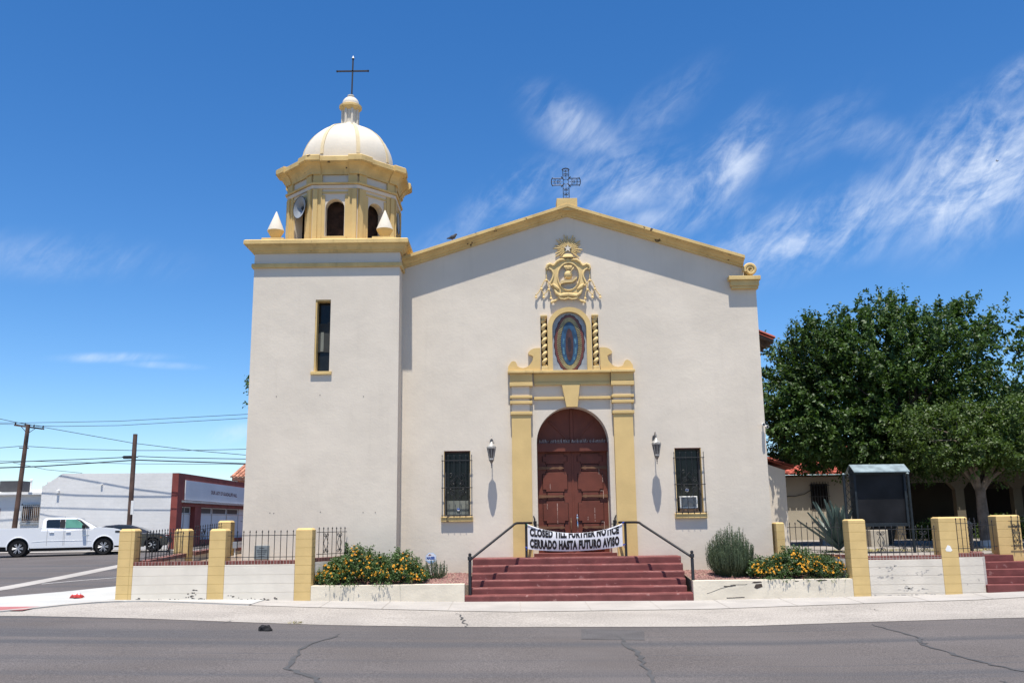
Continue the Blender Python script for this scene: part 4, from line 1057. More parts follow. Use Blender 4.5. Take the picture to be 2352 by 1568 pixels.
def camera_fixture(x, y, z, label, s):
    r = empty('security_camera', (x, y, z), 0, label, 'security camera')
    MB().tube([(x, y, z), (x + s * .02, y - .14, z - .01)], .042, 10).build('housing', 'white_paint', r, smooth=True)
    MB().tube([(x + s * .02, y - .135, z - .01), (x + s * .02, y - .15, z - .01)], .03, 10).build('lens', 'iron', r)
    MB().tube([(x, y - .02, z + .02), (x + .0, y + .07, z + .03)], .02, 8).build('arm', 'white_paint', r)
camera_fixture(6.60, YF - .06, 4.17, 'white security camera on the right edge of the church front', -1)
camera_fixture(6.74, YF + .25, 4.14, 'white security camera just round the right corner of the church', 1)

def pigeon(x, y, z):
    r = empty('pigeon', (x, y, z), 0, 'dark pigeon perched on the left slope of the gable cornice', 'bird')
    b = MB(); b.tube([(x - .13, y, z + .09), (x - .06, y, z + .10), (x + .0, y, z + .12), (x + .06, y, z + .135), (x + .09, y, z + .17), (x + .11, y, z + .20), (x + .135, y, z + .205), (x + .16, y, z + .20)], [.012, .03, .055, .06, .045, .03, .03, .006], 10)
    b.build('body', 'pigeon', r, smooth=True)
    b = MB(); b.tube([(x + .02, y + .02, z + .09), (x + .02, y + .02, z)], .006, 5); b.tube([(x + .03, y - .02, z + .09), (x + .03, y - .02, z)], .006, 5); build_each(b, 'leg', 'hall_red', r)
p = at(1037, 549, YF - .2); pigeon(p.x, YF - .22, topz(p.x) - .005)
p = at(2290, 370, 40)
r = empty('flying_bird', p, 0, 'tiny dark bird flying in front of the cloud at upper right', 'bird')
b = MB(); b.tube([(p.x - .12, p.y, p.z), (p.x, p.y, p.z), (p.x + .14, p.y, p.z + .02)], [.01, .04, .01], 6)
b.build('body', 'pigeon', r); b = MB()
b.add([(p.x - .03, p.y, p.z), (p.x + .05, p.y, p.z), (p.x - .02, p.y + .1, p.z + .2), (p.x - .02, p.y - .1, p.z - .12)], [(0, 1, 2), (1, 0, 3)]); b.build('wings', 'pigeon', r)

# ------------------------------------------------------------------ front steps, handrails, banner
steps = empty('entrance_steps', (1.55, 1.0, -.1), 0, 'six red painted concrete steps up to the church door', 'steps')
lv = [(-1.17, 4.135, 0.0, .07), (-1.03, 4.05, .33, .215), (-1.035, 4.09, .66, .365), (-1.045, 4.13, .99, .515), (-1.055, 4.16, 1.32, .68), (-1.06, 4.18, 1.65, .845)]
b = MB()
for i, (x0, x1, y0, z1) in enumerate(lv):
    random.seed(i + 3); n = 26; ytop = lv[i + 1][2] + .03 if i < 5 else YF
    vs = []                                            # a slightly uneven, hand-trowelled riser with a worn nose
    zb = -.3 if i == 0 else lv[i - 1][3] - .02
    for k in range(n + 1):
        x = x0 + (x1 - x0) * k / n; w1 = random.uniform(-.006, .006); w2 = random.uniform(-.006, .006)
        vs += [(x, y0 + w1, zb), (x, y0 + w1, z1 - .03 + w2), (x, y0 + .012 + w1, z1 - .008 + w2), (x, y0 + .035, z1 + w2 * .4), (x, ytop, z1 + .004), (x, ytop, zb)]
    fs = []
    for k in range(n):
        for j in range(6): a = k * 6 + j; c = k * 6 + (j + 1) % 6; fs.append((a, a + 6, c + 6, c))
    fs += [(0, 1, 2, 3, 4, 5), tuple(reversed([n * 6 + j for j in range(6)]))]
    so = MB().add(vs, fs).build('step', 'red_paint', steps)
    wn_ = MB(); k = 0
    while k < n:                                       # paint rubbed pale along the nosing, in uneven lengths
        ln_k = random.randint(1, 4)
        if random.random() < .62:
            for q in range(k, min(n, k + ln_k)):
                A_, B_ = vs[q * 6 + 2], vs[q * 6 + 8]; C_, D_ = vs[q * 6 + 3], vs[q * 6 + 9]; w_ = random.uniform(.01, .035)
                up = lambda p, dy=0, dz=.0025: (p[0], p[1] + dy, p[2] + dz)
                wn_.add([up(A_, -.002, .001), up(B_, -.002, .001), up(D_), up(C_), up(D_, w_), up(C_, w_ * random.uniform(.6, 1.2))], [(0, 1, 2, 3), (3, 2, 4, 5)])
        k += ln_k
    wn_.build('worn_nosing', 'worn_red', so)

def handrail(side, label):
    mx = (lambda x: x) if side < 0 else (lambda x: 3.10 - x + .02)
    zo = 0 if side < 0 else 0.0
    r = empty('handrail', (mx(-1.055), .16, .07), 0, label, 'handrail', 'handrails of the entrance steps')
    A = Vector((mx(-1.055), .16, .07)); 
    b = MB(); b.lathe([(.038, 0), (.038, .76), (.03, .78), (.05, .80), (.055, .86), (.045, .88), (.03, .885), (.034, .90), (.04, .925), (.028, .95), (.006, .958)], A, 12); b.build('newel_post', 'iron', r, smooth=True)
    B = Vector((mx(.30), 1.75, .845))
    MB().tube([B, B + Vector((0, 0, .83))], .033, 10).build('post', 'iron', r)
    zr_ = 1.705 if side < 0 else 1.69
    pts = [(mx(-1.04), .18, .885), (mx(-.55), .70, 1.255), (mx(-.05), 1.24, 1.635), (mx(.0), 1.31, 1.68), (mx(.07), 1.40, zr_), (mx(.30), 1.72, zr_), (mx(.44), 1.92, zr_)]
    MB().tube(pts, .030, 12).build('rail', 'iron', r, smooth=True)
    return B
handrail(-1, 'black iron handrail left of the red steps'); handrail(1, 'black iron handrail right of the red steps')

ban = empty('banner', (1.52, 1.70, 1.0), 0, 'white vinyl banner saying closed, tied between the two handrail posts', 'banner')
BXL, BXR = .335, 2.735
def ztop(u): 
    s = 4 * u * (1 - u); return (1.675 - .010 * u) - .235 * s ** .9
def zbot(u):
    s = 4 * u * (1 - u); return (1.06 + .045 * u) - .085 * s ** .9
def bsurf(u, v, off=0.0):
    """v = 1 at the upper edge of the printed sheet; the sagging top folds over forwards"""
    zt, zb = ztop(u), zbot(u); full = .60
    z = zb + v * full
    s = 4 * u * (1 - u)
    y = 1.705 - .06 * s * math.sin(PI * min(1, max(0, v))) - .006 * math.sin(u * 31 + v * 3) * (.3 + .7 * v) * s - .004 * math.sin(u * 57) * (1 - v) - off
    if z > zt: z = zt; 
    return (BXL + (BXR - BXL) * u, y, z)
nu, nv = 80, 14; vs = []; fs = []
for i in range(nu + 1):
    for j in range(nv + 1):
        vs.append(bsurf(i / nu, (j / nv) * (ztop(i / nu) - zbot(i / nu)) / .60))
for i in range(nu):
    for j in range(nv): a = i * (nv + 1) + j; fs.append((a, a + nv + 1, a + nv + 2, a + 1))
nb = len(vs); vs2 = [(x, y + .004, z) for x, y, z in vs]
MB().add(vs, fs).add(vs2, [tuple(reversed(f)) for f in fs]).build('sheet', 'vinyl', ban, smooth=True)
b = MB(); fo = []                                       # the top hem hanging forward where the sheet sags
for i in range(nu + 1):
    u = i / nu; s = 4 * u * (1 - u); zt = ztop(u); x, y, z = bsurf(u, 2.0)
    fo += [(x, y + .004, zt + .004), (x, y - .016, zt - .004), (x, y - .020, zt - .018 - .050 * s ** 2)]
b.add(fo, [(i * 3 + k, i * 3 + 3 + k, i * 3 + 4 + k, i * 3 + 1 + k) for i in range(nu) for k in range(2)]); b.build('folded_hem', 'vinyl', ban, smooth=True)
for body, v0, v1, u0, u1 in (('CLOSED TILL FURTHER NOTICE', .53, .885, .022, .965), ('CERRADO HASTA FUTURO AVISO', .055, .45, .022, .965)):
    tv, tf = text2d(body, bold=.072, space=1.12)
    b = bmesh.new(); vv = [b.verts.new((x, y, 0)) for x, y in tv]
    for f in tf:
        try: b.faces.new([vv[i] for i in f])
        except ValueError: pass
    bmesh.ops.triangulate(b, faces=b.faces[:]); 
    for k in range(1, 60): bmesh.ops.bisect_plane(b, geom=b.verts[:] + b.edges[:] + b.faces[:], plane_co=(k / 60, 0, 0), plane_no=(1, 0, 0))
    for k in range(1, 5): bmesh.ops.bisect_plane(b, geom=b.verts[:] + b.edges[:] + b.faces[:], plane_co=(0, k / 5, 0), plane_no=(0, 1, 0))
    b.verts.index_update()
    pts = [bsurf(u0 + (u1 - u0) * v.co.x, v0 + (v1 - v0) * v.co.y, .004) for v in b.verts]
    MB().add(pts, [[v.index for v in f.verts] for f in b.faces]).build('lettering', 'ink', ban); b.free()
for (x, z, m_, d) in ((BXL, 1.665, 'cord_green', -1), (BXR, 1.66, 'cord_blue', 1), (BXL, 1.07, 'cord_blue', -1), (BXR, 1.11, 'cord_blue', 1)):
    b = MB(); b.tube([(x, 1.70, z), (x + d * .03, 1.70, z + .02), (x + d * .055, 1.75, z + .03), (x + d * .03, 1.79, z + .02)], .008, 5); b.tube([(x + d * .03, 1.71, z + .03), (x + d * .035, 1.705, z - .05)], .006, 5); b.tube([(x + d * .01, 1.715, z + .035), (x + d * .07, 1.715, z + .035)], .012, 5)
    b.build('tie_cord', m_, ban)

# ------------------------------------------------------------------ low walls, pillars, railings
def pillar(x, y, z0, z1, label, w=.365, d=.40, lean=0.0, chamfer=.05, patch=False):
    b = MB(); h = z1 - chamfer
    q = [(x, y), (x + w, y), (x + w, y + d), (x, y + d)]; cxx, cyy = x + w / 2, y + d / 2
    vs = [(a, c, z0) for a, c in q] + [(a + lean, c, h) for a, c in q] + [(cxx + (a - cxx) * .80 + lean, cyy + (c - cyy) * .80, z1) for a, c in q]
    fs = [(3, 2, 1, 0)] + [(i, (i + 1) % 4, 4 + (i + 1) % 4, 4 + i) for i in range(4)] + [(4 + i, 4 + (i + 1) % 4, 8 + (i + 1) % 4, 8 + i) for i in range(4)] + [(8, 9, 10, 11)]
    o = b.add(vs, fs).build('pillar', 'yellow_block', None, bevel=.012)
    tag(o, label, 'pillar', 'yellow block pillars of the churchyard wall')
    if patch:
        p = MB().prism([[(x + .10, .98), (x + .16, 1.08), (x + .22, 1.06), (x + .26, .96), (x + .22, .93), (x + .12, .94)]], y - .003, y + .01).build('bare_patch', 'white_paint', o)
        o0 = o.location
        for v in p.data.vertices: pass
    return o
pillar(-9.29, -.004, -.1, 1.685, 'yellow block pillar at the left street corner, tall as the front wall', w=.37)
pillar(-7.165, -.004, -.1, 1.66, 'yellow block pillar in the middle of the left front wall', w=.385)
pillar(-5.14, -.004, -.15, 1.655, 'yellow block pillar left of the flowering bed', w=.39)
pillar(-8.91, 2.5, .1, 1.66, 'yellow block pillar behind the corner railing, along the side street', w=.37)
pillar(-8.58, 5.0, .2, 1.875, 'yellow block pillar farthest back along the side street', w=.37)
pillar(7.855, -.004, -.2, 1.70, 'yellow block pillar right of the second flowering bush', w=.40, chamfer=.025)
pillar(9.975, -.004, -.2, 1.725, 'yellow block pillar with a bare white patch by the right stairs', w=.40, chamfer=.025, patch=True)
pillar(10.92, 1.35, -.1, 1.725, 'yellow block pillar hidden behind the one with the white patch', w=.40, chamfer=.025)
pillar(12.12, 1.5, .2, 1.755, 'yellow block pillar right of the iron gate at the edge of the photo', w=.60, chamfer=.025)
pillar(6.72, 2.0, .2, 1.64, 'narrow yellow block pillar against the right side of the church', w=.21, chamfer=.025)

def low_wall(name, x0, x1, y0, y1, z0, z1, label, mt='cream_block', cop=True, ztop_=None):
    b = MB(); b.box(x0, x1, y0, y1, z0, z1, .006)
    o = b.build(name, mt, None); tag(o, label, 'wall', kind='thing')
    if cop:
        MB().box(x0 + .003, x1 - .003, y0 + .01, y1 + .06, z1 + .002, z1 + .088, .006).build('brick_coping', 'brick', o)
    return o
low_wall('low_wall', -8.918, -7.167, 0, .2, -.2, .832, 'cream block wall with brick coping between the two leftmost front pillars')
low_wall('low_wall', -6.778, -5.142, 0, .2, -.2, .832, 'cream block wall with brick coping left of the pillar by the flower bed')
low_wall('low_wall', 8.257, 9.973, 0, .2, -.3, .762, 'peeling cream block wall with brick coping under the notice board', 'peeling_block')
o = low_wall('planter_wall', -4.748, -1.175, -.002, .22, -.2, .335, 'low cream planter wall left of the red steps, streaked by shadows of sprigs', 'planter_paint', False)
o = low_wall('planter_wall', 4.14, 7.852, -.002, .22, -.3, .345, 'low cracked cream planter wall right of the red steps', 'planter_paint', False)
b = MB(); random.seed(5)
def crk(x, z, n, dx, dz, w):
    for i in range(n):
        x1, z1 = x + dx * random.uniform(.6, 1.4), z + dz * random.uniform(-.3, 1.4)
        b.prism([[(x, z), (x1, z1), (x1, z1 + w), (x, z + w * 1.2)]], -.0045, .0)
        x, z = x1, z1
crk(4.45, .05, 5, .09, .03, .008); crk(4.85, .20, 4, .07, .02, .02); crk(5.0, .23, 5, .08, .008, .008); crk(4.9, -.06, 6, .07, .002, .016)
for (x, z, w, h) in ((5.5, .28, .24, .03), (5.55, .17, .2, .09), (6.5, .30, .1, .015), (7.0, .31, .26, .022)): 
    b.prism([[(x, z), (x + w * .3, z - h * .3), (x + w, z + h * .2), (x + w * .9, z + h), (x + w * .2, z + h * .9)]], -.0045, 0)
b.build('plaster_crack', 'bark_dark', o)
def chips(wall, spots, seed, m='bark_dark'):
    rr = np.random.default_rng(seed); b = MB()
    for (x, z, n, sx_, sz_) in spots:
        for _ in range(n):
            cx_, cz_ = x + rr.normal(0, sx_), max(-.03, z + rr.normal(0, sz_)); w, h = rr.uniform(.012, .05), rr.uniform(.006, .018); k = rr.integers(5, 8)
            b.prism([[(cx_ + w * math.cos(a) * rr.uniform(.5, 1.1), cz_ + h * math.sin(a) * rr.uniform(.5, 1.1)) for a in [2 * PI * i / k for i in range(k)]]], -.0035, .002)
    build_each(b, 'chipped_patch', m, wall)
walls = {o['label'][:40]: o for o in bpy.data.objects if o.get('category') == 'wall'}
w0 = [o for k_, o in walls.items() if k_.startswith('cream block wall with brick coping betwe')][0]
w1 = [o for k_, o in walls.items() if k_.startswith('cream block wall with brick coping left')][0]
w2 = [o for k_, o in walls.items() if k_.startswith('peeling')][0]
chips(w0, [(-7.5, .17, 12, .14, .05), (-8.2, .085, 6, .5, .01), (-7.5, .075, 7, .3, .01)], 1); chips(w1, [(-5.9, .05, 14, .5, .012), (-6.5, .12, 5, .1, .04)], 2)
chips(w2, [(9.2, .10, 26, .16, .035), (8.7, .58, 14, .15, .03), (9.5, .45, 16, .25, .05), (8.6, .36, 10, .1, .05), (9.1, -.05, 10, .5, .012)], 3, 'alu_grime')
# right wall curving back to the stairs
def wall_along(name, pts, t, z0, z1, label, mt='cream_block'):
    b = MB(); c = MB(); vs = []; cs = []
    n = len(pts)
    for i, (x, y) in enumerate(pts):
        a = Vector(pts[min(i + 1, n - 1)]) - Vector(pts[max(i - 1, 0)]); nr = Vector((-a.y, a.x)).normalized()
        zt = z1[i] if isinstance(z1, list) else z1
        vs += [(x, y, z0), (x, y, zt), (x + nr.x * t, y + nr.y * t, zt), (x + nr.x * t, y + nr.y * t, z0)]
        q = nr * (t + .05); k = nr * -.0; e = nr * .008
        cs += [(x + e.x, y + e.y, zt + .002), (x + e.x, y + e.y, zt + .088), (x + q.x, y + q.y, zt + .088), (x + q.x, y + q.y, zt + .002)]
    fs = [(i * 4 + j, i * 4 + 4 + j, i * 4 + 4 + (j + 1) % 4, i * 4 + (j + 1) % 4) for i in range(n - 1) for j in range(4)] + [(0, 1, 2, 3), tuple(reversed([(n - 1) * 4 + j for j in range(4)]))]
    o = b.add(vs, fs).build(name, mt, None); tag(o, label, 'wall', kind='thing')
    c.add(cs, fs).build('brick_coping', 'brick', o)
    return o
wall_along('low_wall', [(10.375, 0), (10.75, .02), (10.95, .06), (11.1, .25), (11.3, .75), (11.5, 1.2)], .2, -.3, .80, 'short peeling cream wall curving from the patched pillar to the right stairs', 'peeling_block')
wall_along('low_wall', [(6.93, 2.05), (7.4, 1.25), (7.86, .40)], .2, .1, .78, 'low wall with brick coping running from the church corner to the right flower bush')
wall_along('low_wall', [(-4.76, .38), (-4.35, 1.05), (-4.12, YT - .02)], .18, .1, .86, 'short wall with brick coping between the tower and the flower bed')
wall_along('low_wall', [(-8.75, 5.0), (-8.72, 2.9)], .2, .1, [1.02, .97], 'low side wall with brick coping between the two pillars along the side street')
wall_along('low_wall', [(-8.80, 2.5), (-8.97, .40)], .2, .0, [.95, .85], 'low side wall with brick coping running back from the street corner pillar')
wall_along('low_wall', [(12.72, 1.6), (14.5, 1.6)], .2, .0, .80, 'low wall with brick coping right of the stairs, cut off by the photo edge')
wall_along('low_wall', [(-6.9, 6.2), (-8.3, 6.2), (-8.58, 5.4)], .2, .1, 1.0, 'low brick topped wall between the farthest pillar and the tower side')

FG = 'iron railing panels of the churchyard'
def fence(p0, p1, z0, z1, n, label, scrolls=(), gate=False, zslope=0.0, rails=(.12, .88)):
    a, c = Vector(p0), Vector(p1); d = c - a
    r = empty('iron_gate' if gate else 'iron_railing', ((a.x + c.x) / 2, (a.y + c.y) / 2, z0), 0, label, 'gate' if gate else 'railing', None if gate else FG)
    H = z1 - z0
    def P(t, z): return (a.x + d.x * t, a.y + d.y * t, z + zslope * t)
    for f in rails: MB().tube([P(0, z0 + H * f), P(1, z0 + H * f)], .008, 5).build('rail', 'iron', r)
    first = None
    for i in range(n):
        t = (i + .5) / n; p = P(t, 0)
        if first is None:
            first = MB().tube([(p[0], p[1], z0 + zslope * t), (p[0], p[1], z1 + zslope * t)], .0085, 5).lathe([(.004, -.02), (.018, .0), (.012, .02), (.002, .045)], (p[0], p[1], z1 + zslope * t), 6).build('picket', 'iron', r)
            p0_ = p
        else:
            o = first.copy(); col.objects.link(o); o.parent = r; o.location = (p[0] - p0_[0], p[1] - p0_[1], p[2] - p0_[2])
    dn = d.normalized()
    for t in scrolls:
        b = MB(); zm = z0 + H * .5
        def S(u, z): q = P(t, z); return (q[0] + dn.x * u, q[1] + dn.y * u, q[2])
        for s in (-1, 1):
            b.tube([S(0, zm + .17), S(s * .085, zm), S(0, zm - .17)], .008, 5)
            for k in (-1, 1): b.tube([S(s * (.05 + dx), zm + k * (.20 + dz)) for dx, dz in spiral(0, 0, .052, .010, PI, 1.25, 18)], .008, 5)
        b.build('scroll_ornament', 'iron', r)
    return r
fence((-8.90, .11), (-7.18, .11), .92, 1.57, 12, 'black iron railing on the leftmost front wall')
fence((-6.76, .11), (-5.15, .11), .92, 1.575, 11, 'black iron railing on the front wall before the plaque')
fence((-4.74, .46), (-4.20, YT - .04), .95, 1.63, 7, 'short black iron railing with scrolls between pillar and tower', scrolls=(.3, .75))
fence((-8.86, .5), (-8.70, 2.48), .93, 1.60, 13, 'black iron railing with a scroll along the corner side wall', scrolls=(.62,), zslope=.06)
fence((-8.55, 2.95), (-8.45, 4.98), 1.05, 1.70, 12, 'black iron railing with scrolls between the two side pillars', scrolls=(.35,), zslope=.08)
fence((-8.20, 5.9), (-6.95, 6.1), 1.1, 1.95, 8, 'black iron railing squeezed between the farthest pillar and the tower')
fence((6.98, 1.95), (7.84, .50), .87, 1.60, 9, 'black iron railing between the church corner and the right flower bush')
fence((8.26, .11), (9.98, .11), .852, 1.50, 12, 'black iron railing with scrolls in front of the notice board', scrolls=(.22, .52, .80), rails=(.12, .93))
fence((11.32, 1.42), (12.10, 1.55), .90, 1.60, 5, 'black iron gate between the two pillars at the top of the right stairs', gate=True, scrolls=(.06,))
fence((10.40, .14), (11.12, .50), .90, 1.66, 5, 'black iron railing with a scroll on the curved wall by the right stairs', scrolls=(.7,))
fence((12.40, 1.46), (14.2, 1.46), .90, 1.70, 11, 'black iron railing with a scroll in front of the rightmost pillar', scrolls=(.10,))

# right stairs
st = empty('side_stairs', (11.9, .7, -.05), 0, 'red painted stairs at the right edge leading up to the iron gate', 'steps')
for i in range(5):
    y0 = .0 + .36 * i; z1 = .155 * (i + 1) + .01
    xl = 10.97 + .16 * i; xr_ = 14.6 - .28 * i if i < 3 else (12.95, 12.42)[i - 3]
    MB().box(xl, xr_, y0, 2.1, z1 - .155 - (.2 if i == 0 else 0), z1, .012).build('step', 'red_paint', st)

# raised churchyards: gravel beds, yard behind the railings
def slab(name, outline, zf, m, kind='structure'):
    tri = tessellate_polygon([[Vector((p[0], p[1], 0)) for p in outline]]); fs = []
    for t in tri:
        a, c, d = (outline[i] for i in t)
        fs.append(t if (c[0] - a[0]) * (d[1] - a[1]) - (d[0] - a[0]) * (c[1] - a[1]) > 0 else (t[0], t[2], t[1]))
    n = len(outline)
    vs = [(x, y, zf(x, y)) for x, y in outline] + [(x, y, -.3) for x, y in outline]
    ar = sum(outline[i][0] * outline[(i + 1) % n][1] - outline[(i + 1) % n][0] * outline[i][1] for i in range(n))
    for i in range(n):
        j = (i + 1) % n; fs.append((i, i + n, j + n, j) if ar > 0 else (j, j + n, i + n, i))
    return tag(MB().add(vs, fs).build(name, m, local=True), kind=kind)
bedz = lambda x, y: .30 + (y - .2) * .085
slab('planting_bed', [(-4.74, .2), (-1.08, .2), (-1.08, YF), (-2.96, YF), (-2.96, YT), (-4.1, YT), (-4.74, .5)], bedz, 'dirt')
slab('planting_bed', [(4.2, .2), (7.84, .2), (7.4, 1.2), (6.9, YF), (4.2, YF)], bedz, 'dirt')
slab('churchyard', [(-8.9, .2), (-5.1, .2), (-4.3, 1.1), (-4.1, YT), (XL, YT), (XL, 6.2), (-8.4, 6.2), (-8.75, 2.6)], lambda x, y: .72 + .03 * y, 'dirt')
slab('yard', [(8.0, .2), (10.0, .2), (10.9, .25), (11.2, .8), (11.6, 1.8), (13.2, 1.8), (13.2, 1.7), (60, 1.7), (60, 60), (6.6, 60), (6.6, 2.2), (6.95, 2.15), (7.9, .5)], lambda x, y: .80 + .004 * y, 'yard_floor')
# gravel: loose stones over the beds
def stones(name, m, n, fx, size, seed):
    r = np.random.default_rng(seed); vs = []; fs = []
    for _ in range(n):
        x, y, z = fx(r); s = size * r.uniform(.6, 1.4); a = r.uniform(0, 6.28); k = len(vs)
        q = [(math.cos(a + i * 2.09) * s, math.sin(a + i * 2.09) * s) for i in range(3)]
        vs += [(x + p[0], y + p[1], z) for p in q] + [(x + r.uniform(-.3, .3) * s, y + r.uniform(-.3, .3) * s, z + s * r.uniform(.5, 1.1))]
        fs += [(k, k + 1, k + 3), (k + 1, k + 2, k + 3), (k + 2, k, k + 3)]
    return tag(MB().add(vs, fs).build(name, m, local=True), kind='stuff')
def inbed(x0, x1):
    def f(r):
        x = r.uniform(x0, x1); y = r.uniform(.22, YF - .02); return x, y, bedz(x, y) - .003
    return f
tag(stones('gravel', 'pink_gravel', 9000, inbed(-4.3, -1.10), .020, 1), 'pink gravel mulch between the left flower bush and the steps', 'gravel')
tag(stones('gravel', 'pink_gravel', 7500, inbed(4.22, 7.0), .020, 2), 'pink gravel mulch under the bushes right of the steps', 'gravel')

# ------------------------------------------------------------------ plants
def leaf_mesh(name, m, P, D, Nn, size, wid, parent, droop=0.0):
    """one small folded leaf per row: position, direction, face normal"""
    n = len(P); size = np.asarray(size).reshape(-1, 1) if not np.isscalar(size) else np.full((n, 1), size)
    D = D / np.linalg.norm(D, axis=1, keepdims=True)
    W = np.cross(D, Nn); W /= np.linalg.norm(W, axis=1, keepdims=True) + 1e-9
    U = np.cross(W, D)
    o0 = np.array(origin(parent)) if parent is not None else np.zeros(3)
    b = P - o0; t = b + D * size - U * size * droop; mid = b + D * size * .45 - U * size * .08
    l = mid + W * size * wid + U * size * .10; r = mid - W * size * wid + U * size * .10
    V = np.stack([b, l, t, r], 1).reshape(-1, 3)
    me = bpy.data.meshes.new(name)
    me.vertices.add(4 * n); me.vertices.foreach_set('co', V.astype(np.float32).ravel())
    idx = np.arange(n)[:, None] * 4
    T = np.concatenate([idx + np.array([[0, 2, 1]]), idx + np.array([[0, 3, 2]])], 1).ravel()
    me.loops.add(6 * n); me.loops.foreach_set('vertex_index', T.astype(np.int32))
    me.polygons.add(2 * n); me.polygons.foreach_set('loop_start', np.arange(2 * n, dtype=np.int32) * 3)
    me.update(calc_edges=True); me.validate()
    me.materials.append(M[m]); o = bpy.data.objects.new(name, me); col.objects.link(o)
    if parent is not None: o.parent = parent
    return o

def unit(r, n): v = r.normal(size=(n, 3)); return v / np.linalg.norm(v, axis=1, keepdims=True)

# flower heads
fm = MB(); 
for k in range(9):
    r_ = 0 if k == 0 else .021; a = k * 2.4
    fm.lathe([(.006, -.004), (.013, .004), (.011, .013), (.002, .017)], (r_ * math.cos(a), r_ * math.sin(a), .012 - (.006 if k else -.006)), 6)
flower_me = None
def lantana(x0, x1, y0, y1, zb, ht, label, seed, nl, nf, spike=None):
    r = np.random.default_rng(seed); cx_, cy_ = (x0 + x1) / 2, (y0 + y1) / 2
    root = empty('lantana_bush', (cx_, cy_, zb), 0, label, 'flowering bush', 'orange flowered bushes in the planting beds')
    def top(u, v):                                     # outline height over the plan, lumpy
        q = 1 - abs(u) ** 2.6 - .75 * abs(v) ** 2.2
        lump = .16 * np.sin(u * 7 + seed) + .10 * np.sin(u * 15 + v * 5 + 2 * seed) + .10 * np.sin(v * 9)
        return np.maximum(0, q) ** .55 * (1 + lump)
    # sprigs: stems rising out of the mound
    ns = nl // 12; u = r.uniform(-1, 1, ns); v = r.uniform(-1, .9, ns); h = top(u, v)
    keep = h > .08; u, v, h = u[keep], v[keep], h[keep]; ns = len(u)
    base = np.stack([cx_ + u * (x1 - x0) / 2, cy_ + v * (y1 - y0) / 2, zb + ht * h * r.uniform(.25, 1.0, ns)], 1)
    dirv = np.stack([u * .7 + r.normal(0, .35, ns), v * .7 + r.normal(0, .35, ns) - .15, .9 + r.normal(0, .35, ns)], 1); dirv /= np.linalg.norm(dirv, axis=1, keepdims=True)
    P = []; D = []
    for k in range(12):
        P.append(base + dirv * (k * .012) + r.normal(0, .018, (ns, 3))); d = unit(r, ns); d[:, 2] = np.abs(d[:, 2]) * .5; D.append(d + dirv * .5)
    P = np.concatenate(P); D = np.concatenate(D)
    N_ = unit(r, len(P)) * .6 + np.array([0, -.3, .8])
    P[:, 2] = np.maximum(P[:, 2], zb + .01)
    leaf_mesh('foliage', 'leaf_lantana', P, D, N_, r.uniform(.035, .06, len(P)), .34, root, .15)
    sb = MB(); 
    for i in r.choice(ns, 240, replace=False):
        p = base[i]; sb.tube([(cx_ + (p[0] - cx_) * .7, cy_ + (p[1] - cy_) * .7, max(zb, p[2] - .2)), tuple(p), tuple(p + dirv[i] * .1)], [.006, .004, .002], 4)
    for i in range(10):                                # sprigs hanging over the front wall
        x = r.uniform(x0 + .1, x1 - .3); z = zb + r.uniform(.0, .1); sb.tube([(x, y0 + .12, z), (x + r.uniform(-.04, .04), y0 - .1, z + .02), (x + r.uniform(-.08, .08), y0 - .20 - r.uniform(0, .05), z - r.uniform(.02, .12))], .004, 4)
    oc_ = r.uniform(x0 + .25, x1 - .35, 9); P = []; D = []
    for q in oc_:                                      # leafy sprigs spilling over the edge of the wall
        n = int(r.uniform(12, 34)); t = r.uniform(0, 1, n)
        P.append(np.stack([q + r.normal(0, .07, n), y0 + .02 - t * .22, zb + .05 + .03 * np.sin(t * 3) - t ** 2 * r.uniform(.02, .10)], 1)); D.append(unit(r, n) + np.array([0, -.5, -.1]))
    P = np.concatenate(P); D = np.concatenate(D); leaf_mesh('overhanging_sprigs', 'leaf_lantana', P, D, unit(r, len(P)) * .5 + np.array([0, -.2, .9]), r.uniform(.03, .055, len(P)), .34, root, .15)
    sb.build('stems', 'leaf_lantana', root)
    if spike is not None:
        n = 260; t = r.uniform(0, 1, n); P = np.stack([spike[0] + r.normal(0, .045, n) * (1.2 - t), np.full(n, spike[1]) + r.normal(0, .04, n), zb + .3 + t * (spike[2] - zb - .3)], 1)
        d = unit(r, n); d[:, 2] = np.abs(d[:, 2]) + .3; leaf_mesh('tall_shoot', 'leaf_lantana', P, d, unit(r, n), .05, .25, root)
    global flower_me
    extra = MB(); nx = 90
    fu = r.uniform(-.96, .96, nf + nx); fw = r.uniform(.12, 1.0, nf + nx) ** .8; fv = -np.sqrt(np.maximum(0, 1 - fw ** 1.6)) * .98
    fh = top(fu, fv * .25) * fw
    for i in range(len(fu)):
        d = Vector((fu[i] * .5 + r.normal(0, .3), -.5 + fv[i] * .3 + r.normal(0, .3), .9)).normalized()
        sh = (1 - .55 * abs(fu[i]) ** 3)
        p = (cx_ + fu[i] * (x1 - x0) / 2 + d.x * .05, cy_ + fv[i] * sh * (y1 - y0) / 2 + d.y * .10 - .02, zb + ht * fh[i] + .05)
        if i >= nf:
            m4 = Matrix.Translation(p) @ d.to_track_quat('Z', 'Y').to_matrix().to_4x4(); extra.add([tuple(m4 @ Vector(v)) for v in fm.v], fm.f); continue
        if flower_me is None:
            o = fm.build('flower', 'petal', root, local=True, smooth=False); flower_me = o.data
        else:
            o = bpy.data.objects.new('flower', flower_me); col.objects.link(o); o.parent = root
        o.location = Vector(p) - Vector(root.location); o.rotation_euler = d.to_track_quat('Z', 'Y').to_euler(); s_ = r.uniform(.5, .85); o.scale = (s_, s_, s_)
        if r.uniform() < .3:
            o.material_slots[0].link = 'OBJECT'; o.material_slots[0].material = M['petal_orange']
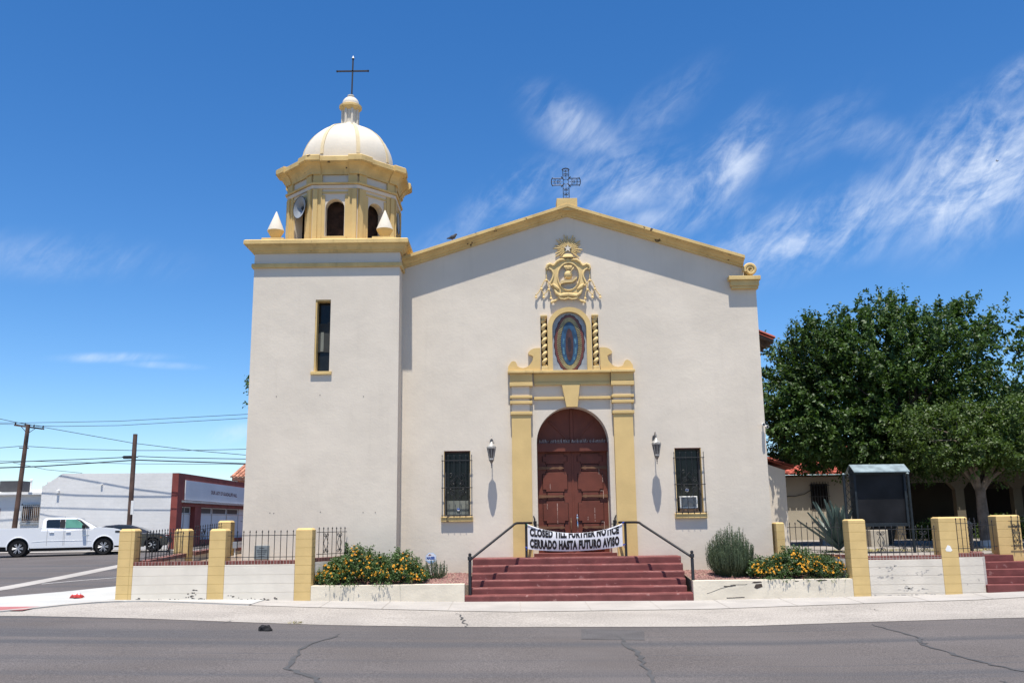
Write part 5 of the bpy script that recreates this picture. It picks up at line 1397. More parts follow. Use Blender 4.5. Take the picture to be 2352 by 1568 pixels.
    tag(extra.build('flowers', 'petal', root), kind='stuff')
lantana(-4.85, -2.12, .12, 1.45, .31, .70, 'large bush of orange and yellow flowers spilling over the left planter wall', 3, 26000, 100, spike=(-4.12, 1.0, 1.27))
lantana(5.62, 8.02, .16, 1.45, .32, .57, 'low spreading bush of orange flowers in front of the right railing', 8, 20000, 100)

def rosemary(x, y, z, w, h, label, n, seed):
    r = np.random.default_rng(seed); root = empty('rosemary_bush', (x, y, z), 0, label, 'shrub')
    P = []; D = []; S = MB()
    for i in range(n):
        a = r.uniform(0, 2 * PI); q = r.uniform(0, 1) ** .5; tilt = q * .75
        L_ = h * r.uniform(.58, 1.08) * (1 - .38 * q ** 2) * (1.08 if r.uniform() < .1 else 1)
        b0 = np.array([x + math.cos(a) * q * w * .30, y + math.sin(a) * q * w * .30, z])
        top_ = b0 + np.array([math.cos(a) * w * .28 * q, math.sin(a) * w * .28 * q, L_])
        mid = (b0 + top_) / 2 + np.array([math.cos(a) * w * .12 * q, math.sin(a) * w * .12 * q, 0])
        S.tube([tuple(b0), tuple(mid), tuple(top_)], [.006, .005, .003], 4)
        m_ = int(L_ / .0125); t = r.uniform(.0, 1, m_)[:, None]
        pts = b0 * (1 - t) ** 2 + 2 * mid * t * (1 - t) + top_ * t ** 2
        d = unit(r, m_) * .8 + (top_ - b0) / np.linalg.norm(top_ - b0) * .9
        P.append(pts); D.append(d)
    P = np.concatenate(P); D = np.concatenate(D)
    leaf_mesh('foliage', 'leaf_rosemary', P, D, unit(r, len(P)), r.uniform(.03, .05, len(P)), .13, root)
    S.build('stems', 'leaf_rosemary', root)
rosemary(-1.98, 1.35, .38, .62, .46, 'small spiky grey-green shrub beside the octagonal yard sign', 90, 4)
rosemary(5.31, 1.15, .36, 1.04, 1.13, 'tall rounded spiky green shrub against the church wall right of the steps', 520, 5)

def agave(x, y, z, label):
    r = np.random.default_rng(6); root = empty('agave', (x, y, z), 0, label, 'agave')
    for i in range(34):
        a = i * 2.39996; el = math.radians(86 - 54 * (i / 34) ** 1.2 + r.uniform(-5, 5)); L_ = (1.05 + .35 * (1 - abs(i / 34 - .4))) * r.uniform(.85, 1.05)
        d = np.array([math.cos(a) * math.cos(el), math.sin(a) * math.cos(el), math.sin(el)]); side = np.array([-math.sin(a), math.cos(a), 0]); up = np.cross(d, side); up = -up if up[2] < 0 and i > 5 else up
        vs = []; prof_ = [(0, .055), (.15, .072), (.35, .086), (.6, .074), (.85, .034), (1.0, .003)]; bend = r.uniform(-.10, .05)
        for t, w in prof_:
            c = np.array([x, y, z + .05]) + d * L_ * t + np.array([0, 0, -1]) * bend * t * t * -1
            vs += [tuple(c - side * w + up * w * .35), tuple(c - up * .015), tuple(c + side * w + up * w * .35), tuple(c - up * .035)]
        fs = []
        for k in range(5):
            q = 4 * k; fs += [(q, q + 1, q + 5, q + 4), (q + 1, q + 2, q + 6, q + 5), (q + 2, q + 3, q + 7, q + 6), (q + 3, q, q + 4, q + 7)]
        MB().add(vs, fs).build('leaf', 'leaf_agave', root, smooth=True)
agave(8.85, 3.6, .85, 'large grey-green agave with pointed leaves behind the right railing')

# ------------------------------------------------------------------ notice board
nb = empty('notice_board', (9.68, 2.65, .8), 0, 'tall dark notice board with a small pitched metal roof between two lattice posts', 'notice board')
b = MB(); b.box(9.0, 9.055, 2.5, 2.86, 1.50, 2.93, .006); b.box(10.315, 10.375, 2.5, 2.86, 1.50, 2.93, .006); b.box(9.055, 10.315, 2.5, 2.86, 1.50, 1.585, .006); b.box(9.055, 10.315, 2.5, 2.86, 2.85, 2.93, .006)
b.build('frame', 'board_frame', nb)
MB().box(9.055, 10.315, 2.56, 2.8, 1.585, 2.85).build('panel', 'board_panel', nb)
b = MB(); f = lambda a, d, z: (d, a, z)
b.prism([[(2.36, 2.90), (2.68, 3.10), (3.0, 2.90), (3.0, 2.925), (2.68, 3.125), (2.36, 2.925)]], 8.97, 10.44, f); b.build('roof', 'zinc', nb)
MB().prism([[(2.44, 2.93), (2.68, 3.08), (2.92, 2.93)]], 9.01, 10.37, f).build('gable_end', 'board_frame', nb)
for x in (8.80, 10.51):
    MB().tube([(x, 2.68, .75), (x, 2.68, 2.86)], .038, 10).build('post', 'board_frame', nb, smooth=True)
    MB().lathe([(.042, 0), (.042, .02), (.02, .04)], (x, 2.68, 2.86), 10).build('post_cap', 'zinc', nb)
for x0, x1 in ((8.835, 8.995), (10.38, 10.475)):
    b = MB()
    for k in range(7):
        za = 1.55 + k * .19; b.tube([(x0, 2.68, za), (x1, 2.68, za + .19)], .007, 5); b.tube([(x1, 2.68, za), (x0, 2.68, za + .19)], .007, 5)
    b.tube([(x0 + .05 + dx, 2.68, 2.86 + dz) for dx, dz in spiral(.02, 0, .07, .02, PI / 2, 1.2, 16)], .007, 5)
    b.build('lattice', 'board_frame', nb)
# waste bin by the gate
wb = empty('waste_bin', (11.62, 2.3, .81), 0, 'black waste bin standing behind the iron gate at the right stairs', 'waste bin')
MB().lathe([(.20, 0), (.23, .05), (.25, .68), (.26, .70)], (11.62, 2.3, .81), 16).build('drum', 'trim_black', wb, smooth=True)
MB().lathe([(.265, .70), (.27, .73), (.2, .80), (.05, .83)], (11.62, 2.3, .81), 16).build('lid', 'board_frame', wb, smooth=True)
# low stone kerb in front of the house
tag(MB().box(10.4, 11.9, 9.6, 9.9, .8, 1.08, .02).build('stone_planter', 'concrete', None), 'low rough stone ledge at the foot of the cream house wall', 'ledge')
tag(MB().box(11.2, 11.75, 7.4, 7.8, .8, 1.35, .02).build('block_pedestal', 'house_wall', None), 'pale block pedestal seen under the notice board', 'pedestal')

# ------------------------------------------------------------------ buildings on the right
def tile_roof(name, x0, x1, y0, y1, z0, z1, m, parent, pitch=.26, n_y=8, axis='y'):
    """barrel tiles: rounded ridges climbing from (y0, z0) to (y1, z1)"""
    b = MB(); nx = int((x1 - x0) / pitch)
    if axis == 'y':
        b.add([(x0, y0, z0 - .02), (x1, y0, z0 - .02), (x1, y1, z1 - .02), (x0, y1, z1 - .02)], [(0, 1, 2, 3)])
        for i in range(nx):
            x = x0 + (i + .5) * pitch
            for j in range(n_y):
                t0, t1 = j / n_y - .01, (j + 1) / n_y; pts = []
                for t, l in ((t0, .035), (t1, .0)):
                    for a in range(0, 181, 36): pts.append((x + .11 * math.cos(math.radians(a)), y0 + (y1 - y0) * t, z0 + (z1 - z0) * t + l + .075 * math.sin(math.radians(a))))
                b.add(pts, [(k, k + 1, k + 7, k + 6) for k in range(5)] + [(5, 4, 3, 2, 1, 0)])
    else:
        b.add([(x0, y0, z0 - .02), (x1, y0, z1 - .02), (x1, y1, z1 - .02), (x0, y1, z0 - .02)], [(0, 1, 2, 3)])
        ny = int((y1 - y0) / pitch)
        for i in range(ny):
            y = y0 + (i + .5) * pitch
            for j in range(n_y):
                t0, t1 = j / n_y, (j + 1) / n_y + .01; pts = []
                for t, l in ((t0, .0), (t1, .035)):
                    for a in range(0, 181, 36): pts.append((x0 + (x1 - x0) * t, y + .11 * math.cos(math.radians(a)), z0 + (z1 - z0) * t + l + .075 * math.sin(math.radians(a))))
                b.add(pts, [(k, k + 1, k + 7, k + 6) for k in range(5)] + [(11, 10, 9, 8, 7, 6)])
    return b.build(name, m, parent)
side = empty('church_annex', (8, 11, .8), 0, 'low cream annex with a red tiled lean-to roof on the right flank of the church', 'annex')
b = MB(); b.prism([[(6.62, .7), (9.12, .7), (9.12, 3.33), (6.62, 4.2)]], 9.0, 14); b.build('wall', 'stucco', side)
tile_roof('roof', 6.62, 9.42, 8.85, 14, 4.33, 3.40, 'tile_red', side, axis='x')
house = empty('parish_house', (12, 17, .85), 0, 'cream single storey house with red tile roof behind the agave', 'house')
MB().box(9.4, 14.6, 16, 22, .7, 3.44).build('wall', 'house_wall', house)
MB().box(9.3, 14.7, 15.72, 16, 3.40, 3.47).build('eave_board', 'old_wood', house)
tile_roof('roof', 9.2, 14.8, 15.62, 20, 3.50, 4.45, 'tile_red', house, n_y=12)
hw_ = MB().box(12.19, 12.88, 15.97, 16.02, 2.10, 3.11).build('window', 'dark_void', house)
b = MB()
for i in range(7): x = 12.19 + .69 * i / 6; b.tube([(x, 15.85, 2.05), (x, 15.85, 3.2)], .012, 5)
for z in (2.10, 2.6, 3.05): b.tube([(12.14, 15.85, z), (12.93, 15.85, z)], .012, 5); b.tube([(12.14, 15.85, z), (12.14, 16, z)], .012, 4); b.tube([(12.93, 15.85, z), (12.93, 16, z)], .012, 4)
b.build('window_bars', 'iron', hw_)
b = MB(); b.tube([(9.5, 15.97, 2.63), (11.5, 15.97, 2.62), (11.9, 15.97, 2.70), (12.19, 15.97, 2.86)], .015, 5); b.build('wall_cable', 'iron', house)
porch = empty('porch_building', (19.5, 17.5, .85), 0, 'shaded arcade building with pale columns behind the trees at right', 'building')
MB().box(14.6, 28, 18.5, 24, .7, 3.6).build('wall', 'porch_wall_shaded', porch)
MB().box(14.5, 28, 14.85, 15.2, 3.08, 3.5).build('beam', 'porch_column_shaded', porch)
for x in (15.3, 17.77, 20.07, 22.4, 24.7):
    c_ = MB().box(x - .17, x + .17, 14.9, 15.2, .7, 2.80, .01).build('column', 'porch_column_shaded', porch)
    MB().prism([[(x - .17, 2.80), (x + .17, 2.80), (x + .40, 3.08), (x - .40, 3.08)]], 14.9, 15.2).build('capital', 'porch_column_shaded', c_)
tile_roof('roof', 14.3, 28.2, 14.5, 19.5, 3.52, 4.9, 'tile_red', porch, n_y=12)
MB().box(14.5, 28, 14.6, 19, 3.46, 3.5).build('ceiling', 'old_wood', porch)
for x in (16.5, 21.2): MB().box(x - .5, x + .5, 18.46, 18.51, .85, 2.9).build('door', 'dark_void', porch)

# ------------------------------------------------------------------ trees
def tree(name, x, y, zb, crown_c, crown_r, label, cat, seed, n_shoot, leaf, lsize, trunk_r, fork_z, lean=(0, 0), bark='bark', white=False, group=None, n_leaf=34, limbs=9, extra=()):
    r = np.random.default_rng(seed); random.seed(seed)
    root = empty(name, (x, y, zb), 0, label, cat, group)
    c = np.array(crown_c); R = np.array(crown_r)
    fk = np.array([x + lean[0], y + lean[1], fork_z])
    tb = MB(); nseg = 7
    pts = []; rs = []
    for i in range(nseg + 1):
        t = i / nseg; pts.append((x + lean[0] * t + .03 * math.sin(4 * t + seed), y + lean[1] * t, zb - .1 + (fork_z - zb + .1) * t)); rs.append(trunk_r * (1.28 - .5 * t + .25 * (1 - t) ** 6 + (.12 if i == nseg else 0)))
    tb.tube(pts, rs, 14); trunk = tb.build('trunk', bark, root, smooth=True)
    if white:
        MB().tube([Vector(pts[0]) + Vector((0, 0, .08)), pts[1], Vector(pts[1]).lerp(Vector(pts[2]), .3)], [rs[0] + .006, rs[1] + .006, rs[1] + .002], 14).build('whitewash', 'bark_white', trunk, smooth=True)
    lb = MB(); ends = []
    for k in range(limbs):
        a = 2 * PI * k / limbs + r.uniform(-.3, .3); el = r.uniform(.15, 1.1)
        e = c + R * np.array([math.cos(a) * math.cos(el), math.sin(a) * math.cos(el), math.sin(el) * .8 - .15]) * r.uniform(.55, .8)
        m_ = fk * .5 + e * .5 + np.array([0, 0, .12 * np.linalg.norm(e - fk)]) + r.normal(0, .12, 3)
        lb.tube([tuple(fk - [0, 0, .15]), tuple(fk * .75 + m_ * .25 + [0, 0, .02]), tuple(m_), tuple(e)], [trunk_r * .55, trunk_r * .45, trunk_r * .28, trunk_r * .08], 8)
        for q in range(3):
            e2_ = e + R * unit(r, 1)[0] * .35; lb.tube([tuple(m_), tuple((m_ + e2_) / 2 + [0, 0, .1]), tuple(e2_)], [trunk_r * .2, trunk_r * .12, .01], 5)
    lb.build('limb', bark, trunk, smooth=True)
    # shoots: leafy ends spread through the crown, in lobes
    lobes = c + R * unit(r, 26) * r.uniform(.40, .80, (26, 1)); lobes[:, 2] = np.maximum(lobes[:, 2], c[2] - R[2] * .75)
    lr = r.uniform(.32, .52, 26)[:, None] * R
    for q, (ex, ey, ez, er) in enumerate(extra): lobes[q] = (ex, ey, ez); lr[q] = er
    k = r.integers(0, 26, n_shoot); q = unit(r, n_shoot) * (r.uniform(.25, 1, (n_shoot, 1)) ** .45)
    base = lobes[k] + lr[k] * q
    out = base - c; out /= np.linalg.norm(out / R, axis=1, keepdims=True) * R.mean() + 1e-6
    d = out * .8 + np.array([0, 0, .55]) + r.normal(0, .35, (n_shoot, 3)); d /= np.linalg.norm(d, axis=1, keepdims=True)
    L_ = r.uniform(.25, .75, n_shoot) * (.6 + .12 * R.mean())
    base[:, 2] = np.maximum(base[:, 2], c[2] - R[2] * .66 + r.uniform(0, .6, n_shoot))
    tip = (base[:, 2] > c[2] + R[2] * .35) & (r.uniform(0, 1, n_shoot) < .16)      # vigorous upright leaders break the outline
    d[tip] = d[tip] * .35 + np.array([0, 0, 1]); d /= np.linalg.norm(d, axis=1, keepdims=True); L_[tip] *= 1.35
    P = []; D = []; S = []
    for j in range(n_leaf):
        t = (j + r.uniform(0, 1, n_shoot)) / n_leaf
        p = base + d * (L_ * t)[:, None] + np.array([0, 0, -1]) * (L_ * t * t * .25)[:, None] + r.normal(0, .045, (n_shoot, 3))
        dd = unit(r, n_shoot) * .9 + d * .5 + np.array([0, 0, -.45])
        P.append(p); D.append(dd); S.append(lsize * r.uniform(.65, 1.25, n_shoot) * (1.1 - .5 * t))
    P = np.concatenate(P); D = np.concatenate(D); S = np.concatenate(S)
    N_ = unit(r, len(P)) * .75 + np.array([0, -.15, .8])
    leaf_mesh('crown', leaf, P, D, N_, S, .30, root, .12)
    return root
TG = 'trees in the churchyard'
tree('mulberry_tree', 12.2, 9.6, .8, (13.45, 9.6, 5.65), (4.75, 3.3, 3.40), 'large dark green round crowned tree behind the notice board', 'tree', 21, 4300, 'leaf_mulberry', .165, .34, 2.6, (.9, 0), 'bark_dark', group=TG, n_leaf=30, extra=[(9.9, 9.0, 4.7, 1.2), (10.9, 8.6, 4.5, 1.15), (9.6, 9.6, 5.8, 1.3), (12.3, 8.4, 4.3, 1.2), (10.6, 9.2, 7.2, 1.3), (13.2, 9.4, 8.0, 1.35), (15.6, 9.4, 7.8, 1.3)])
tree('mulberry_tree', 14.13, 5.9, .8, (14.75, 6.3, 4.02), (3.25, 2.6, 1.36), 'lighter green low tree with a pale whitewashed trunk in front', 'tree', 22, 2100, 'leaf_front', .13, .165, 2.55, (-.12, 0), 'bark', True, TG, n_leaf=28)
tree('mulberry_tree', 21.2, 11.5, .8, (21.4, 11.0, 4.75), (3.9, 3.4, 2.75), 'dark tree at the right edge of the photo, behind the arcade corner', 'tree', 23, 2400, 'leaf_mulberry', .165, .3, 2.6, (-.3, 0), 'bark_dark', group=TG, n_leaf=28)
tree('street_tree', -7.9, 9.0, .25, (-7.75, 9.0, 6.35), (1.35, 1.4, 1.05), 'sliver of dark foliage showing behind the left edge of the tower', 'tree', 24, 200, 'leaf_mulberry', .14, .10, 5.6, (.1, 0), 'bark_dark', n_leaf=26, limbs=5)
# shrubs under the arcade
for (x, y, w, h, sd_, lb_) in ((16.2, 13.6, 1.5, .75, 31, 'dark leafy shrub in the shade left of the front tree trunk'), (18.7, 13.6, 1.6, .85, 32, 'dark leafy shrub in the shade right of the front tree trunk'), (21.6, 13.4, 1.5, .8, 33, 'dark leafy shrub in the shade by the rightmost arcade column')):
    r = np.random.default_rng(sd_); root = empty('shade_shrub', (x, y, .85), 0, lb_, 'shrub', 'shrubs in front of the arcade')
    n = 2600; q = unit(r, n) * r.uniform(.4, 1, (n, 1)); q[:, 2] = np.abs(q[:, 2])
    P = np.array([x, y, .87]) + q * np.array([w * .75, .6, h * 1.15]); leaf_mesh('foliage', 'leaf_front', P, unit(r, n) + [0, 0, .3], unit(r, n) + [0, 0, .8], r.uniform(.08, .13, n), .3, root)
    b = MB()
    for i in range(8): b.tube([(x, y, .83), (x + r.uniform(-w, w) * .5, y + r.uniform(-.4, .4), .85 + h * .8)], [.015, .005], 4)
    b.build('stems', 'bark_dark', root)
# fallen leaves on the yard
r = np.random.default_rng(40); n = 1500
P = np.stack([r.uniform(8.6, 13.5, n), r.uniform(2.9, 5.2, n), np.full(n, .83)], 1); P[:, 1] += .4 * np.sin(P[:, 0] * 2)
o = leaf_mesh('fallen_leaves', 'leaf_fallen', P, np.stack([r.normal(size=n), r.normal(size=n), np.full(n, .05)], 1), np.tile([0, 0, 1.0], (n, 1)) + r.normal(0, .15, (n, 3)), .07, .35, None)
tag(o, 'dry yellowish leaves scattered on the yard behind the railing', 'leaves', kind='stuff')

# ------------------------------------------------------------------ yard sign and plaque
ys = empty('yard_sign', (-2.12, 1.80, .40), 0, 'octagonal blue and white security yard sign on a stake by the church wall', 'sign')
MB().box(-2.135, -2.105, 1.80, 1.815, .38, .80).build('stake', 'white_paint', ys)
oc = lambda r_: [(-2.12 + r_ * math.cos(PI / 8 + k * PI / 4), .862 + r_ * math.sin(PI / 8 + k * PI / 4)) for k in range(8)]
MB().prism([oc(.145)], 1.785, 1.80).build('border', 'sign_light', ys); MB().prism([oc(.132)], 1.782, 1.786).build('face', 'vinyl', ys)
tv, tf = text2d('MASER', bold=.05); MB().add([(-2.12 + (x - .5) * .215, 1.779, .832 + y * .072) for x, y in tv], tf).build('lettering', 'sign_blue', ys)
b = MB(); b.prism([[(-2.22, .80), (-2.02, .80), (-2.05, .755), (-2.19, .755)]], 1.779, 1.7815); b.build('light_band', 'sign_light', ys)
b = MB(); b.prism([[(-2.19, .93), (-2.15, .965), (-2.11, .94), (-2.14, .93)]], 1.779, 1.7815); b.build('emblem', 'hall_red', ys)
pq = empty('plaque', (-6.32, YT, .9), 0, 'grey metal plaque on the tower wall behind the front railing', 'plaque')
MB().box(-6.51, -6.14, YT - .03, YT + .01, .905, 1.23, .006).build('plate', 'plaque', pq)
b = MB()
for z, w in ((1.17, .13), (1.12, .26), (1.08, .24), (1.03, .20), (.97, .15)): b.box(-6.325 - w / 2, -6.325 + w / 2, YT - .032, YT - .0295, z - .010, z + .010)
b.build('worn_lines', 'plaque_line', pq)
# electric box and brick pier by the tower corner
eb = empty('electric_box', (-7.92, 4.55, .6), 0, 'small grey electric box on a conduit beside the tower corner', 'electric box')
MB().box(-7.98, -7.86, 4.5, 4.6, 1.10, 1.28, .005).build('cover', 'alu', eb); MB().tube([(-7.92, 4.55, .7), (-7.92, 4.55, 1.1)], .018, 6).build('conduit', 'white_paint', eb)

# ------------------------------------------------------------------ litter
def litter(x, y, z, label, name, mats, s, seed):
    r = np.random.default_rng(seed); root = empty(name, (x, y, z), 0, label, 'litter')
    for k, m_ in enumerate(mats):
        b = bmesh.new(); bmesh.ops.create_icosphere(b, subdivisions=2, radius=1)
        for v in b.verts: q = r.uniform(.55, 1.2); v.co = Vector((v.co.x * q * s[0] * (1 - .45 * k) + k * s[0] * .1, v.co.y * q * s[1] * (1 - .3 * k), max(-.02, v.co.z * q * s[2] * (1 - .2 * k)) + k * s[2] * .45))
        b.verts.index_update(); MB().add([(v.co.x + x, v.co.y + y, v.co.z + z) for v in b.verts], [[v.index for v in f.verts] for f in b.faces]).build(('crumpled_bag', 'crumpled_paper')[k], m_, root); b.free()
litter(-10.3, .25, gz(-10.3, .25) + .03, 'crumpled red and white rubbish on the corner pavement', 'litter', ('litter_red', 'litter_white'), (.16, .10, .10), 1)
g_ = gpt(608, 1448, -.02); litter(g_[0], g_[1], gz(g_[0], g_[1]) + .0, 'small black rag lying in the road near the kerb', 'rag', ('rag',), (.13, .09, .09), 2)
r = np.random.default_rng(3); g2 = gpt(680, 1432, -.02)
o = leaf_mesh('weed_tuft', 'leaf_fallen', np.array([[g2[0] + r.uniform(-.14, .14), g2[1] + r.uniform(-.05, .05), gz(*g2)] for _ in range(60)]), unit(r, 60) + [0, 0, .8], unit(r, 60), .055, .07, None); tag(o, 'dry weed tuft at the edge of the road', 'weed')

# ------------------------------------------------------------------ left background: white hall, annex, poles, cars
hall = empty('parish_hall', (-20, 34, .5), 0, 'white block hall with dark red trim and a lettered white signboard', 'building')
Y0, X1 = 28.0, -18.2; GB = .5
lw = [(-25.6, GB - .3), (-18.55, GB - .3), (-18.55, 4.575), (-24.56, 4.61), (-25.45, 4.0), (-25.6, 3.95)]
MB().prism([lw], Y0, Y0 + .3).build('side_wall', 'white_wall', hall)
b = MB(); b.box(-18.55, X1, Y0 - .02, Y0 + .75, GB - .3, 4.57); b.build('corner_pier', 'hall_red', hall)
MB().box(-25.5, X1 - .5, Y0 + .3, 42.5, GB - .3, 4.2).build('hall_body', 'white_wall', hall)
fr = lambda a, d, z: (d, a, z)
b = MB(); b.prism([[(Y0 + .75, 2.95), (42.5, 2.95), (42.5, 4.56), (Y0 + .75, 4.58)]], X1 - .5, X1 - .02, fr)
b.box(X1 - .5, X1 + .02, Y0 + .75, 42.5, 2.80, 2.95); b.build('fascia', 'hall_red', hall)
MB().prism([[(29.05, 3.15), (42.2, 3.12), (42.2, 4.20), (29.05, 4.23)]], X1 - .021, X1 + .03, fr).build('signboard', 'white_panel', hall)
b = MB(); b.box(X1 - .02, X1 + .16, 28.6, 42.3, 3.0, 3.06); b.box(X1 - .02, X1 + .13, 28.6, 42.3, 3.065, 3.11); b.build('gutter_strip', 'alu', hall)
tv, tf = text2d('OUR LADY OF GUADALUPE HALL', bold=.03)
MB().add([(X1 + .034, 33.35 + x * 5.2, 3.58 - .05 * x + y * .23) for x, y in tv], tf).build('lettering', 'hall_letter', hall)
b = MB()
for y0_, y1_ in ((30.9, 31.95),): b.box(X1 - .5, X1 - .03, y0_, y1_, GB - .3, 2.80)
b.build('front_pier', 'hall_red', hall)
fw = MB().box(X1 - .55, X1 - .30, Y0 + .75, 42.5, GB - .3, 2.80).build('shopfront_panel', 'white_panel', hall)
b = MB()
for y_ in (29.8, 34.6, 37.5, 40): b.box(X1 - .30, X1 - .26, y_, y_ + .06, GB, 2.8)
for y_ in (30.2, 32.3, 34.8, 37.2): pass
b.box(X1 - .30, X1 - .27, 28.8, 30.9, 2.38, 2.42); b.box(X1 - .30, X1 - .27, 32, 42, 2.38, 2.42); build_each(b, 'mullion', 'alu', fw)
b = MB(); b.box(X1 - .299, X1 - .285, 28.8, 30.7, 2.46, 2.74); b.box(X1 - .299, X1 - .285, 32.1, 34.4, 2.46, 2.74); b.box(X1 - .299, X1 - .285, 34.8, 37.3, 2.46, 2.74); b.box(X1 - .299, X1 - .285, 37.7, 39.8, 2.46, 2.74); build_each(b, 'transom_window', 'ac_grey', fw)
b = MB(); b.box(X1 - .5, X1 + .03, Y0 + .75, 30.9, GB - .2, GB + .45); b.box(X1 - .5, X1 + .03, 31.95, 42.5, GB - .2, GB + .45); build_each(b, 'plinth', 'hall_red', hall)
b = MB(); b.prism([arc(-22.35, 4.05 - .05, .05, 0, 360, 10)[:-1]], Y0 - .1, Y0); b.box(-24.75, -24.62, Y0 - .15, Y0, 3.55, 3.72, .02); b.build('floodlight', 'white_paint', hall)
tag(MB().box(-17.6, -16.6, 36, 42, .4, .62, .03).build('painted_kerb', 'kerb_yellow', None), 'yellow painted kerb in front of the hall', 'kerb')
shop = empty('flat_roofed_building', (-29.5, 32, .5), 0, 'low white flat roofed building at the left edge with a barred window', 'building')
MB().box(-36, -25.62, 28.4, 38, .2, 3.50).build('wall', 'white_wall', shop)
b = MB(); b.box(-36, -25.62, 28.15, 38, 3.50, 3.64, .02); b.build('roof_edge', 'white_paint', shop)
MB().box(-36, -25.62, 36, 36.3, 3.6, 4.1).build('parapet', 'white_wall', shop)
w_ = MB().box(-26.72, -25.72, 28.36, 28.42, 2.05, 2.95).build('window', 'old_wood', shop)
b = MB(); b.box(-26.82, -25.66, 28.30, 28.40, 1.93, 2.04); b.box(-26.80, -26.73, 28.33, 28.40, 2.04, 3.02); b.box(-25.72, -25.64, 28.33, 28.40, 2.04, 3.02); b.box(-26.80, -25.64, 28.33, 28.40, 2.95, 3.03); b.build('window_frame', 'alu', w_)
b = MB()
for i in range(11): b.tube([(-26.78 + i * .105, 28.2, 2.08), (-26.78 + i * .105, 28.2, 2.95)], .009, 4)
b.tube([(-26.8, 28.2, 2.1), (-25.7, 28.2, 2.1)], .014, 4); b.tube([(-26.8, 28.2, 2.9), (-25.7, 28.2, 2.9)], .014, 4); b.build('window_bars', 'white_paint', w_)
MB().box(-28.35, -27.98, 28.36, 28.42, .6, 2.8).build('door', 'hall_red', shop)
acu = empty('rooftop_unit', (-27.7, 30, 3.64), 0, 'dark air conditioning unit on the low white roof at far left', 'rooftop unit')
MB().box(-28.6, -27.45, 29.2, 30.4, 3.72, 4.32, .03).build('casing', 'ac_grey', acu); MB().box(-28.5, -27.5, 29.3, 30.3, 3.62, 3.72).build('stand', 'alu', acu)
vp = empty('roof_vent', (-27.0, 30, 3.64), 0, 'thin white vent pipe on the flat roof beside the dark unit', 'vent'); MB().tube([(-27.05, 29.6, 3.6), (-27.05, 29.6, 4.35)], .05, 8).build('pipe', 'white_paint', vp); MB().lathe([(.08, 0), (.08, .06), (.02, .1)], (-27.05, 29.6, 4.33), 8).build('cowl', 'white_paint', vp)
th = empty('tiled_house', (-17, 47, .8), 0, 'orange house corner with terracotta tiles peeping out behind the hall', 'house')
MB().box(-19.9, -12, 44.3, 50, .5, 4.9).build('wall', 'tile_terracotta', th)
MB().box(-20.2, -12, 43.9, 50, 4.88, 5.1).build('eave', 'tile_terracotta', th)
tile_roof('roof', -20.35, -12, 43.8, 48, 5.12, 6.5, 'tile_terracotta', th, pitch=.3, n_y=10)

# utility poles and wires
PYW = 27.3
p1 = empty('utility_pole', (-26.55, PYW, .5), 0, 'brown wooden utility pole with a crossarm at the far left', 'utility pole')
MB().tube([(-26.58, PYW, .4), (-26.29, PYW, 7.24)], [.14, .105], 10).build('pole', 'pole_wood', p1, smooth=True)
arm = MB().tube([(-27.10, PYW + .12, 7.22), (-25.48, PYW + .12, 6.99)], .056, 4).build('crossarm', 'pole_wood', p1)
b = MB()
for t in (.03, .36, .66, .97): b.lathe([(.035, 0), (.045, .05), (.03, .10), (.012, .14)], (-27.10 + 1.62 * t, PYW + .12, 7.27 - .23 * t), 8)
build_each(b, 'insulator', 'iron', arm)
b = MB(); b.tube([(-26.7, PYW + .05, 7.14), (-26.36, PYW + .05, 6.78)], .018, 5); b.tube([(-25.9, PYW + .05, 7.03), (-26.33, PYW + .05, 6.73)], .018, 5); build_each(b, 'brace', 'iron', arm)
b = MB(); b.tube([(-26.66, PYW, 5.98), (-26.16, PYW, 5.96)], .03, 5); b.build('bracket', 'iron', p1)
MB().tube([(-26.24, PYW - .1, 6.73), (-26.28, PYW - .1, 6.2)], .03, 5).build('cable_guard', 'iron', p1)
P2Y = 26.1
p2 = empty('utility_pole', (-19.93, P2Y, .4), 0, 'plain wooden utility pole in front of the white hall wall', 'utility pole')
MB().tube([(-19.93, P2Y, .3), (-19.94, P2Y, 6.52)], [.135, .11], 10).build('pole', 'pole_wood', p2, smooth=True)
MB().box(-20.48, -20.07, P2Y - .07, P2Y + .06, 5.23, 5.39, .02).build('splice_case', 'iron', p2); MB().tube([(-20.54, P2Y, 5.33), (-19.72, P2Y, 5.32)], .03, 5).build('bracket', 'iron', p2)
MB().box(-19.85, -19.70, P2Y - .17, P2Y - .14, 2.35, 3.06).build('small_sign', 'white_paint', p2)
def wire(pts, rad, label, m='iron'):
    V = [at(px, py, Y) for px, py, Y in pts]; P = []
    for i in range(len(V) - 1):
        for j in range(10): P.append(V[i].lerp(V[i + 1], j / 10))
    P.append(V[-1])
    o = MB().tube(P, rad, 5).build('overhead_wire', m, None); tag(o, label, 'wire', 'overhead wires at the left')
K4 = lambda x, y: (x / 3.0156 / 1.0884, (1020 + y / 3.0156) / 1.0884)
def W(*p): return [K4(x, y) + (Y,) for x, y, Y in p]
wire(W((-300, 20, PYW), (0, 80, PYW), (115, 105, PYW), (1000, 262, PYW), (1460, 318, PYW), (2000, 365, PYW)), .016, 'thin wire sloping down from the crossarm past the second pole to the tower')
wire(W((-300, 108, PYW), (200, 110, PYW), (900, 97, PYW), (1860, 45, PYW), (2100, 30, PYW)), .014, 'uppermost thin wire crossing the sky behind the crossarm pole')
wire(W((-300, 112, PYW), (120, 122, PYW), (420, 137, PYW), (900, 130, PYW), (1860, 75, PYW), (2100, 58, PYW)), .014, 'second thin wire just below the uppermost one')
